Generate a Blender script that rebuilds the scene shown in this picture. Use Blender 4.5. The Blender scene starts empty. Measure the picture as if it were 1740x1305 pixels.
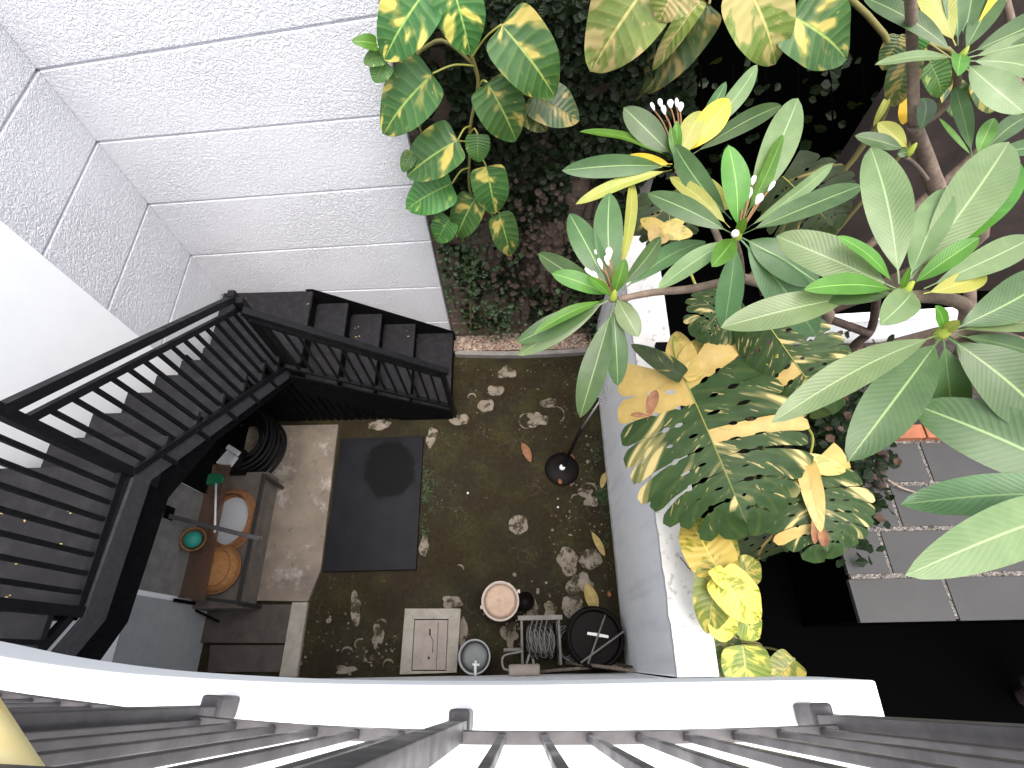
import bpy, bmesh, math, random
from mathutils import Vector, Matrix
R_ = math.radians
random.seed(7)
sc = bpy.context.scene
col = sc.collection
# ------------------------------------------------------------------ camera
F, CX, CY, CH = 916.33, 870.0, 652.5, 5.2
AX = Vector((0.99971344, 0.02292112, 0.00690292))
AY = Vector((-0.01730662, 0.89129087, -0.4531016))
AZ = Vector((-0.01653811, 0.45285229, 0.89143216))
ROT = Matrix((AX, AY, AZ))            # camera -> world
cam_d = bpy.data.cameras.new('camera'); cam = bpy.data.objects.new('camera', cam_d); col.objects.link(cam)
cam.matrix_world = Matrix.Translation((0, 0, CH)) @ ROT.to_4x4()
cam_d.sensor_width = 36; cam_d.lens = 36 * F / 1740.0; cam_d.clip_start = .02; cam_d.clip_end = 200
sc.camera = cam
# ------------------------------------------------------------------ light
SUN_EL, SUN_AZ = 76, 160              # azimuth: compass-like, clockwise from +Y
w = bpy.data.worlds.new('World'); sc.world = w; w.use_nodes = True
nt = w.node_tree; nt.nodes.clear()
sky = nt.nodes.new('ShaderNodeTexSky'); sky.sky_type = 'NISHITA'; sky.sun_disc = False
sky.sun_elevation = R_(SUN_EL); sky.sun_rotation = R_(SUN_AZ); sky.air_density = 1.0; sky.dust_density = 5.0; sky.ozone_density = .4
bg = nt.nodes.new('ShaderNodeBackground'); bg.inputs[1].default_value = .15
hs = nt.nodes.new('ShaderNodeHueSaturation'); hs.inputs['Saturation'].default_value = .5
wo = nt.nodes.new('ShaderNodeOutputWorld'); nt.links.new(sky.outputs[0], hs.inputs['Color']); nt.links.new(hs.outputs[0], bg.inputs[0]); nt.links.new(bg.outputs[0], wo.inputs[0])
sd = bpy.data.lights.new('sun', 'SUN'); sun = bpy.data.objects.new('sun', sd); col.objects.link(sun)
sd.energy = .95; sd.angle = R_(70); sd.color = (1, .96, .9)
sv = Vector((math.sin(R_(SUN_AZ)) * math.cos(R_(SUN_EL)), math.cos(R_(SUN_AZ)) * math.cos(R_(SUN_EL)), math.sin(R_(SUN_EL))))
sun.rotation_euler = sv.to_track_quat('Z', 'Y').to_euler(); sun.location = (3, -2, 12)
sc.view_settings.view_transform = 'Standard'; sc.view_settings.look = 'None'
sc.view_settings.exposure = 1.55; sc.view_settings.gamma = 1
sc.cycles.use_denoising = True
sc.cycles.max_bounces = 6

# ------------------------------------------------------------------ measuring helpers
CAMP = Vector((0, 0, CH))
def ray(px, py): return ROT @ Vector(((px - CX) / F, -(py - CY) / F, -1))
def G(px, py, z=0):
    r = ray(px, py); return CAMP + r * ((z - CH) / r[2])
def P(px, py, ax, val):
    r = ray(px, py); return CAMP + r * ((val - CAMP[ax]) / r[ax])
def depth(p): return -((ROT.transposed() @ (Vector(p) - CAMP))[2])

# ------------------------------------------------------------------ mesh builder
class MB:
    def __init__(s): s.v = []; s.f = []; s.uv = None; s.sm = []
    def face(s, idx, sm=False): s.f.append(tuple(idx)); s.sm.append(sm)
    def box(s, a, b):
        (x0, y0, z0), (x1, y1, z1) = a, b
        s.hexa([(x0,y0,z0),(x1,y0,z0),(x1,y1,z0),(x0,y1,z0),(x0,y0,z1),(x1,y0,z1),(x1,y1,z1),(x0,y1,z1)]); return s
    def hexa(s, p):
        n = len(s.v); s.v += [Vector(q) for q in p]
        for q in ((3,2,1,0),(4,5,6,7),(0,1,5,4),(1,2,6,5),(2,3,7,6),(3,0,4,7)): s.face([n+i for i in q])
        return s
    def bar(s, a, b, w, h, up=(0,0,1)):
        a, b = Vector(a), Vector(b); d = (b-a).normalized(); sd = d.cross(Vector(up))
        if sd.length < 1e-4: sd = d.cross(Vector((0,1,0)))
        sd.normalize(); u = sd.cross(d).normalized(); sd = sd*w/2; u = u*h/2
        return s.hexa([a-sd-u, b-sd-u, b+sd-u, a+sd-u, a-sd+u, b-sd+u, b+sd+u, a+sd+u])
    def prism(s, pts, z0, z1):
        n = len(s.v); k = len(pts)
        ar = sum(pts[i][0]*pts[(i+1)%k][1]-pts[(i+1)%k][0]*pts[i][1] for i in range(k))
        if ar < 0: pts = pts[::-1]
        s.v += [Vector((p[0],p[1],z0)) for p in pts] + [Vector((p[0],p[1],z1)) for p in pts]
        s.face([n+k+i for i in range(k)]); s.face([n+k-1-i for i in range(k)])
        for i in range(k): j=(i+1)%k; s.face([n+i,n+j,n+k+j,n+k+i])
        return s
    def tube(s, pts, r, seg=10, closed=False, cap=True):
        pts = [Vector(p) for p in pts]; n0 = len(s.v); m = len(pts)
        rs = r if isinstance(r, (list, tuple)) else [r]*m
        prev = None
        for i, p in enumerate(pts):
            if closed: t = pts[(i+1)%m]-pts[i-1]
            else: t = pts[min(i+1,m-1)]-pts[max(i-1,0)]
            t.normalize()
            if prev is None:
                a = t.cross(Vector((0,0,1)));
                if a.length < .1: a = t.cross(Vector((0,1,0)))
            else: a = prev - t*prev.dot(t)
            a.normalize(); prev = a; b = t.cross(a)
            for k in range(seg):
                an = 2*math.pi*k/seg; s.v.append(p+(a*math.cos(an)+b*math.sin(an))*rs[i])
        for i in range(m if closed else m-1):
            for k in range(seg):
                i2=(i+1)%m; k2=(k+1)%seg
                s.face([n0+i*seg+k, n0+i*seg+k2, n0+i2*seg+k2, n0+i2*seg+k], True)
        if cap and not closed:
            s.face([n0+seg-1-k for k in range(seg)]); s.face([n0+(m-1)*seg+k for k in range(seg)])
        return s
    def lathe(s, prof, c, seg=40, tilt=None):
        c = Vector(c); n0=len(s.v); m=len(prof); M = tilt or Matrix.Identity(3)
        for (r,z) in prof:
            for k in range(seg):
                a=2*math.pi*k/seg; s.v.append(c+M@Vector((r*math.cos(a), r*math.sin(a), z)))
        for i in range(m-1):
            for k in range(seg):
                k2=(k+1)%seg; s.face([n0+i*seg+k,n0+i*seg+k2,n0+(i+1)*seg+k2,n0+(i+1)*seg+k], True)
        if prof[0][0] > 1e-5: s.face([n0+seg-1-k for k in range(seg)])
        if prof[-1][0] > 1e-5: s.face([n0+(m-1)*seg+k for k in range(seg)])
        return s
    def build(s, name, mat, parent=None, bevel=0, loc=None):
        me = bpy.data.meshes.new(name)
        org = Vector(parent_loc(parent)) if parent else Vector((0,0,0))
        base = Vector(loc) if loc else (Vector((sum(v[0] for v in s.v)/len(s.v), sum(v[1] for v in s.v)/len(s.v), min(v[2] for v in s.v))))
        me.from_pydata([tuple(v-base) for v in s.v], [], s.f)
        for p, q in zip(me.polygons, s.sm): p.use_smooth = q
        if s.uv is not None:
            ul = me.uv_layers.new(name='UVMap')
            for l in me.loops: ul.data[l.index].uv = s.uv[l.vertex_index]
        me.materials.append(mat)
        o = bpy.data.objects.new(name, me); col.objects.link(o)
        if parent: o.parent = parent
        o.location = base - org
        o['_wx'] = 0
        WL[o.name] = base.copy(); del o['_wx']
        if bevel:
            m = o.modifiers.new('bevel','BEVEL'); m.width = bevel; m.segments = 2; m.limit_method='ANGLE'; m.angle_limit=R_(40)
        return o
WL = {}
def parent_loc(p): return WL[p.name]
def tag(o, label=None, cat=None, group=None, kind=None):
    if label: o['label'] = label
    if cat: o['category'] = cat
    if group: o['group'] = group
    if kind: o['kind'] = kind
    return o
def thing(name, loc, label, cat, group=None):
    o = bpy.data.objects.new(name, None); col.objects.link(o); o.location = loc; o.empty_display_size=.1
    WL[o.name] = Vector(loc); return tag(o, label, cat, group)

# ------------------------------------------------------------------ materials
def mat(name, color=(.5,.5,.5), rough=.6, metal=0, **kw):
    m = bpy.data.materials.new(name); m.use_nodes = True; n = m.node_tree
    b = n.nodes['Principled BSDF']; b.inputs['Base Color'].default_value = (*color,1)
    b.inputs['Roughness'].default_value = rough; b.inputs['Metallic'].default_value = metal
    for k, v in kw.items(): b.inputs[k.replace('_',' ')].default_value = v
    return m
class N:
    def __init__(s, m): s.t = m.node_tree; s.b = s.t.nodes['Principled BSDF']
    def n(s, typ, **kw):
        x = s.t.nodes.new('ShaderNode'+typ)
        for k, v in kw.items():
            if k.startswith('i_'):
                k=k[2:]; k = int(k) if k.isdigit() else k.replace('_',' ')
                if hasattr(v,'is_linked') or isinstance(v, bpy.types.NodeSocket): s.t.links.new(v, x.inputs[k])
                else: x.inputs[k].default_value = v
            else: setattr(x, k, v)
        return x
    def math(s, op, a, b=0, c=None):
        x = s.t.nodes.new('ShaderNodeMath'); x.operation = op
        for i, q in enumerate((a,b,c)):
            if q is None: continue
            if isinstance(q,(int,float)): x.inputs[i].default_value=q
            else: s.t.links.new(q, x.inputs[i])
        return x.outputs[0]
    def ramp(s, fac, stops):
        x = s.t.nodes.new('ShaderNodeValToRGB'); e = x.color_ramp.elements
        while len(e) < len(stops): e.new(.5)
        for el,(p,c) in zip(e, stops):
            el.position=p; el.color = (*c,1) if isinstance(c,(tuple,list)) else (c,c,c,1)
        s.t.links.new(fac, x.inputs[0]); return x.outputs[0]
    def mix(s, fac, a, b, mode='MIX'):
        x = s.t.nodes.new('ShaderNodeMix'); x.data_type='RGBA'; x.blend_type=mode
        for i,q in ((0,fac),(6,a),(7,b)):
            if isinstance(q,(int,float)): x.inputs[i].default_value=q
            elif isinstance(q,(tuple,list)): x.inputs[i].default_value=(*q,1)
            else: s.t.links.new(q,x.inputs[i])
        return x.outputs[2]
    def obj(s): return s.n('TexCoord').outputs['Object']
    def pos(s): return s.n('NewGeometry').outputs['Position']
    def noise(s, scale, detail=4, vec=None, rough=.55, out='Fac', dist=0):
        x = s.n('TexNoise'); x.inputs['Scale'].default_value=scale; x.inputs['Detail'].default_value=detail; x.inputs['Roughness'].default_value=rough; x.inputs['Distortion'].default_value=dist
        s.t.links.new(vec if vec is not None else s.pos(), x.inputs['Vector']); return x.outputs[out]
    def vor(s, scale, vec=None, feat='F1', out='Distance'):
        x = s.n('TexVoronoi', feature=feat); x.inputs['Scale'].default_value=scale
        s.t.links.new(vec if vec is not None else s.pos(), x.inputs['Vector']); return x.outputs[out]
    def base(s, c): s.t.links.new(c, s.b.inputs['Base Color'])
    def rough(s, c): s.t.links.new(c, s.b.inputs['Roughness'])
    def bump(s, h, strength=.5, dist=.01):
        x = s.n('Bump'); x.inputs['Strength'].default_value=strength; x.inputs['Distance'].default_value=dist
        s.t.links.new(h, x.inputs['Height']); s.t.links.new(x.outputs[0], s.b.inputs['Normal'])

def m_stucco():
    m = mat('stucco_white', (.8,.8,.82), .85); q = N(m)
    # worm-like trowelled texture: ridged noise, fading beside each joint
    p = q.pos()
    a = q.noise(30, 3, p, .5, dist=.7); r = q.math('ABSOLUTE', q.math('SUBTRACT', a, .5)); r = q.ramp(r, [(0,1),(.06,.35),(.2,0)])
    b = q.noise(70, 3, p)
    big = q.ramp(q.noise(1.3, 2, p), [(.35,.35),(.65,1)])
    h = q.math('ADD', q.math('MULTIPLY', r, big), q.math('MULTIPLY', b, .35))
    q.bump(h, .65, .011)
    c = q.mix(q.ramp(q.noise(1.1,4,p), [(.4,0),(.75,.3)]), (.67,.67,.70), (.57,.57,.61))
    zz = q.n('SeparateXYZ', i_0=p).outputs[2]
    gm_ = q.math('MULTIPLY', q.ramp(q.math('ADD', zz, q.math('MULTIPLY', q.noise(7,5,p), .35)), [(.22,1),(.42,0)]), .6)
    q.base(q.mix(gm_, c, (.40,.40,.16)))
    return m
def m_plaster(name, c, stain=(.5,.5,.48), amt=.3, bump=.15):
    m = mat(name, c, .8); q = N(m)
    q.base(q.mix(q.math('MULTIPLY', q.ramp(q.noise(4,6), [(.5,0),(.75,1)]), amt), c, stain)); q.bump(q.noise(45,5), bump, .006)
    if 'bluish' in name:
        zz = q.n('SeparateXYZ', i_0=q.pos()).outputs[2]; al = q.ramp(q.math('ADD', zz, q.math('MULTIPLY', q.noise(9,6), .30)), [(.13,1),(.26,0)])
        mp = q.n('Mapping'); mp.inputs['Scale'].default_value=(9,9,.7); q.t.links.new(q.pos(), mp.inputs[0]); stv = q.ramp(q.noise(1,4,mp.outputs[0]), [(.5,0),(.75,.35)])
        cur = q.b.inputs['Base Color'].links[0].from_socket
        q.base(q.mix(q.math('MULTIPLY', al, .75), q.mix(stv, cur, (.55,.57,.58)), (.16,.17,.07)))
    return m
M = {}
M['stucco'] = m_stucco()
M['white'] = m_plaster('smooth_white_plaster', (.93,.935,.945), (.82,.83,.86), .3)
M['divider'] = m_plaster('bluish_white_plaster', (.93,.94,.95), (.74,.78,.84), .35, .35)
M['ledge'] = m_plaster('white_ledge_paint', (.82,.82,.82), (.78,.78,.78), .2, .03)
def m_cap():
    m = mat('worn_white_coping', (.7,.68,.66), .8); q = N(m)
    s = q.ramp(q.noise(22,6), [(.58,0),(.66,1)]); s2 = q.ramp(q.noise(5,4), [(.4,0),(.8,.6)])
    q.base(q.mix(q.math('MULTIPLY', s, .45), q.mix(s2, (.68,.66,.65), (.52,.48,.46)), (.18,.15,.13))); q.bump(q.noise(40,6), .5, .006); return m
M['cap'] = m_cap()
def m_metal(name, c, r=.45, sp=.25):
    m = mat(name, c, r, 0, Specular_IOR_Level=sp); q = N(m); n = q.noise(30,5)
    q.base(q.mix(q.ramp(n,[(.4,0),(.7,1)]), c, tuple(min(1,x*1.35+.002) for x in c))); q.rough(q.ramp(q.noise(9,4),[(.3,r-.1),(.7,r+.2)])); q.bump(q.noise(120,3), .12, .002); return m
M['stair'] = m_metal('black_painted_steel', (.0045,.0045,.0055), .5, .18)
M['stringer'] = m_metal('matt_black_steel', (.0022,.0022,.0028), .8, .08)
def m_tread():
    m = mat('dark_grey_tread', (.028,.028,.031), .65, 0, Specular_IOR_Level=.14); q = N(m)
    q.base(q.mix(q.ramp(q.noise(14,7),[(.45,0),(.8,1)]), (.014,.0135,.016), (.027,.026,.028))); sp = q.ramp(q.noise(90,2),[(.75,0),(.78,1)])
    q.bump(q.noise(60,4), .25, .003); return m
M['tread'] = m_tread()
M['fascia'] = m_metal('grey_painted_fascia', (.040,.039,.043), .55, .25)
M['rail'] = m_metal('grey_brown_painted_steel', (.055,.050,.052), .42, .35)
def m_moss():
    m = mat('mossy_concrete', (.02,.015,.008), .75, 0, Specular_IOR_Level=.2); q = N(m)
    p = q.pos(); big = q.noise(1.6,6,p,.6); fine = q.noise(24,8,p,.7)
    c = q.mix(q.ramp(big,[(.35,0),(.65,1)]), (.030,.021,.008), (.0135,.010,.004))
    c = q.mix(q.ramp(q.noise(3.3,5,p),[(.45,0),(.7,1)]), c, (.040,.036,.009))
    c = q.mix(q.ramp(q.noise(.9,3,p),[(.55,0),(.7,.6)]), c, (.042,.024,.013))
    c = q.mix(q.ramp(fine,[(.3,.7),(.6,0)]), c, (.006,.005,.003))
    # worn pale flecks and hairline cracks where the render shows through
    fl = q.ramp(q.noise(38,3,p,.5),[(.70,0),(.73,1)])
    zone = q.ramp(q.noise(1.9,3,p),[(.5,0),(.62,1)])
    cr = q.ramp(q.vor(5.5, q.n('VectorMath', operation='ADD', i_0=p, i_1=q.n('VectorMath', operation='SCALE', i_0=q.noise(5,4,p,out='Color'), i_3=.25).outputs[0]).outputs[0], 'DISTANCE_TO_EDGE'), [(0,.45),(.03,0)])
    c = q.mix(q.math('MULTIPLY', cr, zone), c, (.10,.09,.05))
    c = q.mix(q.math('MULTIPLY', fl, q.math('ADD', q.math('MULTIPLY',zone,.7), .12)), c, (.28,.25,.20))
    q.base(c); q.bump(q.math('ADD', fine, q.noise(90,4,p)), .7, .012); q.rough(q.ramp(big,[(.4,.85),(.6,.6)])); return m
M['moss'] = m_moss()
def m_stone_pale():
    m = mat('pale_plaster_stone', (.4,.36,.3), .85); q = N(m); p = q.pos()
    c = q.mix(q.ramp(q.noise(9,5,p),[(.35,0),(.7,1)]), (.14,.115,.08), (.24,.205,.17))
    c = q.mix(q.ramp(q.noise(11,7,p,.7),[(.49,0),(.57,1)]), c, (.030,.022,.009)); q.base(c); q.bump(q.noise(40,6,p), .6, .01); return m
M['pale_stone'] = m_stone_pale()
def m_slab():
    m = mat('stained_tan_concrete', (.3,.25,.2), .8); q = N(m); p = q.pos()
    c = q.mix(q.ramp(q.noise(2.6,6,p,.6),[(.35,0),(.65,1)]), (.22,.175,.135), (.12,.10,.082))
    c = q.mix(q.ramp(q.noise(5,7,p,.7),[(.52,0),(.66,.85)]), c, (.36,.325,.285)); c = q.mix(q.ramp(q.noise(14,7,p,.7),[(.60,0),(.66,.6)]), c, (.07,.05,.04))
    q.base(c); q.bump(q.noise(30,7,p), .4, .008); return m
M['slab'] = m_slab()
def m_conc(name, a, b):
    m = mat(name, a, .85); q = N(m); p = q.pos(); c = q.mix(q.ramp(q.noise(10,6,p),[(.35,0),(.7,1)]), a, b)
    c = q.mix(q.ramp(q.noise(50,4,p),[(.64,0),(.7,.6)]), c, tuple(x*.4 for x in a)); q.base(c); q.bump(q.noise(55,6,p), .5, .006); return m
M['concrete'] = m_conc('light_concrete', (.37,.335,.285), (.27,.245,.205))
M['conc_grey'] = m_conc('weathered_grey_concrete', (.24,.225,.21), (.16,.15,.14))
M['lid'] = m_conc('manhole_lid_concrete', (.35,.30,.26), (.28,.24,.205))
def m_mat():
    m = mat('charcoal_plate', (.02,.021,.026), .5, 0, Specular_IOR_Level=.1); q = N(m); p = q.obj()
    c = q.mix(q.ramp(q.noise(5,5,p),[(.35,0),(.7,1)]), (.0065,.007,.0095), (.0105,.011,.0145))
    # damp stain near the top
    st = q.n('Mapping', vector_type='POINT'); st.inputs['Location'].default_value=(-.10*3.4,-.33*2.9,0); st.inputs['Scale'].default_value=(3.4,2.9,0)
    q.t.links.new(p, st.inputs[0]); wob = q.n('VectorMath', operation='ADD', i_0=st.outputs[0], i_1=q.n('VectorMath', operation='SCALE', i_0=q.noise(5,4,p,out='Color'), i_3=.75).outputs[0]).outputs[0]
    ln = q.n('VectorMath', operation='LENGTH', i_0=q.n('VectorMath', operation='SUBTRACT', i_0=wob, i_1=(.375,.375,.375)).outputs[0]).outputs['Value']
    k = q.ramp(ln,[(.82,1),(.95,0)]); q.base(q.mix(k, c, (.0025,.0025,.003))); q.rough(q.ramp(k,[(0,.42),(1,.6)])); 
    g = q.n('TexChecker', i_Scale=120); q.t.links.new(p,g.inputs[0]); q.bump(g.outputs[1], .25, .002); return m
M['mat'] = m_mat()
def m_blocks():
    m = mat('rough_stone_blocks', (.16,.12,.10), .9); q = N(m); p = q.pos()
    c = q.mix(q.ramp(q.noise(6,7,p,.65),[(.35,0),(.65,1)]), (.15,.11,.085), (.07,.05,.038)); 
    c = q.mix(q.ramp(q.noise(22,6,p),[(.55,0),(.7,.6)]), c, (.22,.175,.145)); q.base(c); q.bump(q.noise(16,8,p,.7), .9, .03); return m
M['blocks'] = m_blocks()
def m_speck(name, cols, scale, bd=.02):
    m = mat(name, cols[0], .8); q = N(m); v = q.n('TexVoronoi', i_Scale=scale, i_Vector=q.pos())
    h = q.n('SeparateColor'); q.t.links.new(v.outputs['Color'], h.inputs[0])
    q.base(q.ramp(h.outputs[0], [(i/(len(cols)-1) if len(cols)>1 else 0, c) for i,c in enumerate(cols)])); q.bump(q.math('SUBTRACT',1,v.outputs['Distance']), 1, bd); return m
M['gravel'] = m_speck('pale_gravel', [(.10,.07,.05),(.38,.30,.24),(.22,.12,.09),(.5,.42,.34)], 45)
M['gravel_w'] = m_speck('white_gravel', [(.02,.018,.016),(.20,.18,.165),(.08,.07,.06),(.28,.25,.23)], 60)
M['soil'] = m_speck('dark_soil', [(.006,.005,.004),(.018,.012,.008),(.03,.02,.014)], 35)
M['black_ground'] = mat('black_painted_shade', (.0012,.0012,.0013), 1, Specular_IOR_Level=0)  # near black: deep shade beside the pavers put into the colour
M['black_back'] = mat('painted_shade_wall', (.0014,.0013,.0013), 1, Specular_IOR_Level=0)  # darkness of the garden depth painted as colour on wall and stems
def m_paver():
    m = mat('grey_basalt_paver', (.07,.06,.06), .6); q = N(m); p = q.pos()
    q.base(q.mix(q.ramp(q.noise(3,5,p),[(.3,0),(.7,1)]), (.020,.0192,.0192), (.029,.0275,.027))); q.bump(q.noise(70,6,p), .35, .004); return m
M['paver'] = m_paver()
def m_brick():
    m = mat('orange_terracotta', (.35,.12,.05), .8); q = N(m); p = q.pos()
    q.base(q.mix(q.ramp(q.noise(9,6,p),[(.3,0),(.7,1)]), (.30,.10,.045), (.19,.065,.03))); q.bump(q.noise(40,5,p), .4, .005); return m
M['brick'] = m_brick()
def m_bark(name, a, b, sc_=22):
    m = mat(name, a, .8); q = N(m); p = q.pos(); q.base(q.mix(q.ramp(q.noise(sc_,6,p,.65),[(.35,0),(.65,1)]), a, b)); q.bump(q.noise(sc_*2,6,p), .6, .006); return m
M['bark'] = m_bark('grey_frangipani_bark', (.21,.155,.115), (.12,.085,.065))
M['bark_dark'] = m_bark('dark_brown_bark', (.06,.035,.025), (.02,.012,.01))
M['wood'] = m_bark('weathered_wood', (.27,.22,.17), (.13,.10,.08), 30)
M['dry'] = m_bark('dry_brown_leaf', (.28,.13,.06), (.16,.07,.035), 30)
M['dry_y'] = m_bark('dry_yellow_leaf', (.42,.33,.12), (.28,.2,.07), 30)

def leaf_mat(name, base, dark, rib, nv=11, slant=.45, bump=.5, rough=.42, trans=.22, vary=.35, tcol=None, mrw=.025, vein=.3, spec=.5, coat=0):
    m = mat(name, base, rough); q = N(m); q.b.inputs['Specular IOR Level'].default_value = spec
    uv = q.n('UVMap'); sx = q.n('SeparateXYZ', i_0=uv.outputs[0]); u = sx.outputs[0]; v = q.math('ABSOLUTE', q.math('MULTIPLY', q.math('SUBTRACT', sx.outputs[1], .5), 2))
    rnd = q.n('ObjectInfo').outputs['Random']
    w_ = q.math('SUBTRACT', q.math('MULTIPLY', u, nv), q.math('MULTIPLY', v, slant*nv*.35))
    sn = q.math('SINE', q.math('MULTIPLY', w_, 2*math.pi))
    vn = q.ramp(q.math('ADD', q.math('MULTIPLY', sn, .5), .5), [(.82,0),(.97,1)])
    p = q.pos(); nz = q.noise(7,4,p)
    c = q.mix(q.ramp(nz,[(.3,0),(.7,1)]), base, dark)
    bl = q.ramp(q.noise(55,3,p),[(.70,0),(.74,.6)]); c = q.mix(q.math('MULTIPLY', bl, .5), c, (.16,.11,.04))
    c = q.mix(q.ramp(q.noise(16,5,p),[(.45,0),(.8,.35)]), c, tuple(min(1,x*1.5+.02) for x in base))
    c = q.mix(q.math('MULTIPLY', vn, vein), c, rib)
    mr = q.ramp(v, [(mrw,1),(mrw*2.2,0)])
    return m, q, c, mr, u, v, sn, rnd, rib, trans, bump, vary
def leaf_finish(t, c2=None):
    m, q, c, mr, u, v, sn, rnd, rib, trans, bump, vary = t
    c = c2 or c
    c = q.mix(mr, c, rib)
    k = q.math('ADD', q.math('MULTIPLY', rnd, vary), 1-vary/2)
    hsv = q.n('HueSaturation'); q.t.links.new(c, hsv.inputs['Color']); q.t.links.new(k, hsv.inputs['Value'])
    q.t.links.new(q.math('ADD', .485, q.math('MULTIPLY', rnd, .03)), hsv.inputs['Hue'])
    q.base(hsv.outputs[0])
    h = q.math('ADD', q.math('MULTIPLY', sn, .5), q.math('MULTIPLY', mr, -1.2)); q.bump(h, bump, .0022)
    tr = q.n('BsdfTranslucent'); q.t.links.new(q.mix(.55, hsv.outputs[0], (.25,.4,.03)), tr.inputs[0])
    mx = q.n('MixShader'); mx.inputs[0].default_value = trans
    out = [x for x in q.t.nodes if x.type=='OUTPUT_MATERIAL'][0]
    q.t.links.new(q.b.outputs[0], mx.inputs[1]); q.t.links.new(tr.outputs[0], mx.inputs[2]); q.t.links.new(mx.outputs[0], out.inputs[0])
    return m
LM = {}
LM['g'] = leaf_finish(leaf_mat('frangipani_leaf_green', (.054,.108,.032), (.034,.077,.023), (.22,.32,.12), 24, vein=.09, bump=.12, vary=.3))
LM['p'] = leaf_finish(leaf_mat('frangipani_leaf_pale', (.140,.195,.082), (.105,.165,.064), (.28,.36,.17), 26, vein=.12, bump=.16, vary=.25, rough=.38))
LM['b'] = leaf_finish(leaf_mat('frangipani_leaf_bright', (.075,.21,.02), (.05,.16,.016), (.25,.44,.08), 22, trans=.35, vein=.1, bump=.2))
LM['o'] = leaf_finish(leaf_mat('frangipani_leaf_olive', (.24,.27,.05), (.30,.27,.05), (.45,.42,.12), 20, vein=.2, bump=.3))
LM['y'] = leaf_finish(leaf_mat('frangipani_leaf_yellow', (.72,.50,.03), (.60,.38,.02), (.8,.62,.15), 20, vary=.15, vein=.2, bump=.3))
LM['d'] = leaf_finish(leaf_mat('frangipani_leaf_dark', (.06,.13,.045), (.045,.10,.035), (.16,.25,.09), 24, vein=.1, bump=.2))
def varieg(name, base, dark, yel, cut, rib, su=5.5, sv=1.1, fine=.12, **kw):
    t = leaf_mat(name, base, dark, rib, **kw); m, q, c, mr, u, v, sn, rnd = t[:8]
    uv = q.n('UVMap'); sx = q.n('SeparateXYZ', i_0=uv.outputs[0])
    side = q.math('GREATER_THAN', sx.outputs[1], .5)
    s = q.math('SUBTRACT', u, q.math('MULTIPLY', v, .28))
    vec = q.n('CombineXYZ', i_0=q.math('MULTIPLY', s, su), i_1=q.math('MULTIPLY', v, sv), i_2=q.math('ADD', q.math('MULTIPLY', rnd, 60), q.math('MULTIPLY', side, 7.7))).outputs[0]
    a = q.n('TexNoise', i_Scale=1.0, i_Detail=2.0, i_Vector=vec).outputs['Fac']
    vec2 = q.n('VectorMath', operation='MULTIPLY', i_0=vec, i_1=(5,4.5,1)).outputs[0]
    b = q.n('TexNoise', i_Scale=1.0, i_Detail=3.0, i_Vector=vec2).outputs['Fac']
    mask = q.math('MAXIMUM', q.ramp(a,[(cut,0),(cut+.025,1)]), q.ramp(b,[(cut+fine,0),(cut+fine+.03,.7)]))
    mask = q.math('MAXIMUM', mask, q.math('MULTIPLY', q.ramp(a,[(cut-.05,0),(cut,.35)]), 1))
    if fine < .1: mask = q.math('MULTIPLY', mask, q.ramp(u,[(.86,1),(.90,0)]))
    return leaf_finish(t, q.mix(mask, c, yel))
LM['v'] = varieg('pothos_leaf_variegated', (.040,.125,.026), (.026,.088,.018), (.50,.43,.10), .585, (.28,.40,.09), su=3.8, sv=.9, bump=.7, nv=9, vein=.15)
LM['vy'] = varieg('pothos_leaf_golden', (.17,.22,.045), (.11,.17,.04), (.40,.33,.13), .52, (.5,.45,.15), su=4.5, sv=1.0, bump=.8, nv=10, vein=.15)
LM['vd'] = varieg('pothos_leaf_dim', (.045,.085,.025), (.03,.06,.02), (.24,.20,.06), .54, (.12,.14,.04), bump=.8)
LM['vg'] = varieg('pothos_leaf_green', (.045,.14,.025), (.03,.10,.02), (.22,.30,.06), .66, (.18,.28,.06), bump=.8)
LM['yy'] = varieg('pothos_leaf_bright_yellow', (.18,.21,.015), (.28,.27,.025), (.62,.50,.10), .44, (.85,.72,.12), bump=.9)
LM['yo'] = varieg('pothos_leaf_olive_yellow', (.16,.20,.03), (.11,.15,.02), (.45,.40,.08), .56, (.4,.38,.1), bump=.9)
LM['ms'] = varieg('monstera_leaf_marbled', (.032,.068,.020), (.022,.050,.016), (.58,.48,.20), .60, (.17,.20,.05), su=9, sv=.9, fine=.045, nv=11, mrw=.006, bump=.4, vein=.12, spec=.22, rough=.5)
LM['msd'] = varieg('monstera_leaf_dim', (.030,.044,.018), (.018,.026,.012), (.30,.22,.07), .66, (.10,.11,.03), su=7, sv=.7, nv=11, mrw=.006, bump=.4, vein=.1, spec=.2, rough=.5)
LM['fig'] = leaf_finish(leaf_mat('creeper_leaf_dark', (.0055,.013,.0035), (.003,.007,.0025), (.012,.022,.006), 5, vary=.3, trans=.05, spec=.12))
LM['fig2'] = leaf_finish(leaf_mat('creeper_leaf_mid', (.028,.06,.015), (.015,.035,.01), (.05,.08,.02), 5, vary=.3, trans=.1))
M['mlob']=varieg('monstera_lobe_yellow',(.58,.42,.13),(.50,.35,.10),(.30,.28,.07),.60,(.5,.38,.12),su=6,sv=.8,nv=6,bump=.5)
M['petiole'] = mat('yellow_green_stalk', (.30,.30,.06), .5)
M['petiole_d'] = mat('olive_stalk', (.18,.16,.05), .6)
M['tip'] = mat('lime_growing_tip', (.30,.36,.05), .5)
M['bud'] = mat('white_flower_bud', (.85,.83,.78), .5)
M['budstalk'] = mat('reddish_flower_stalk', (.20,.10,.04), .6)

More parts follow.
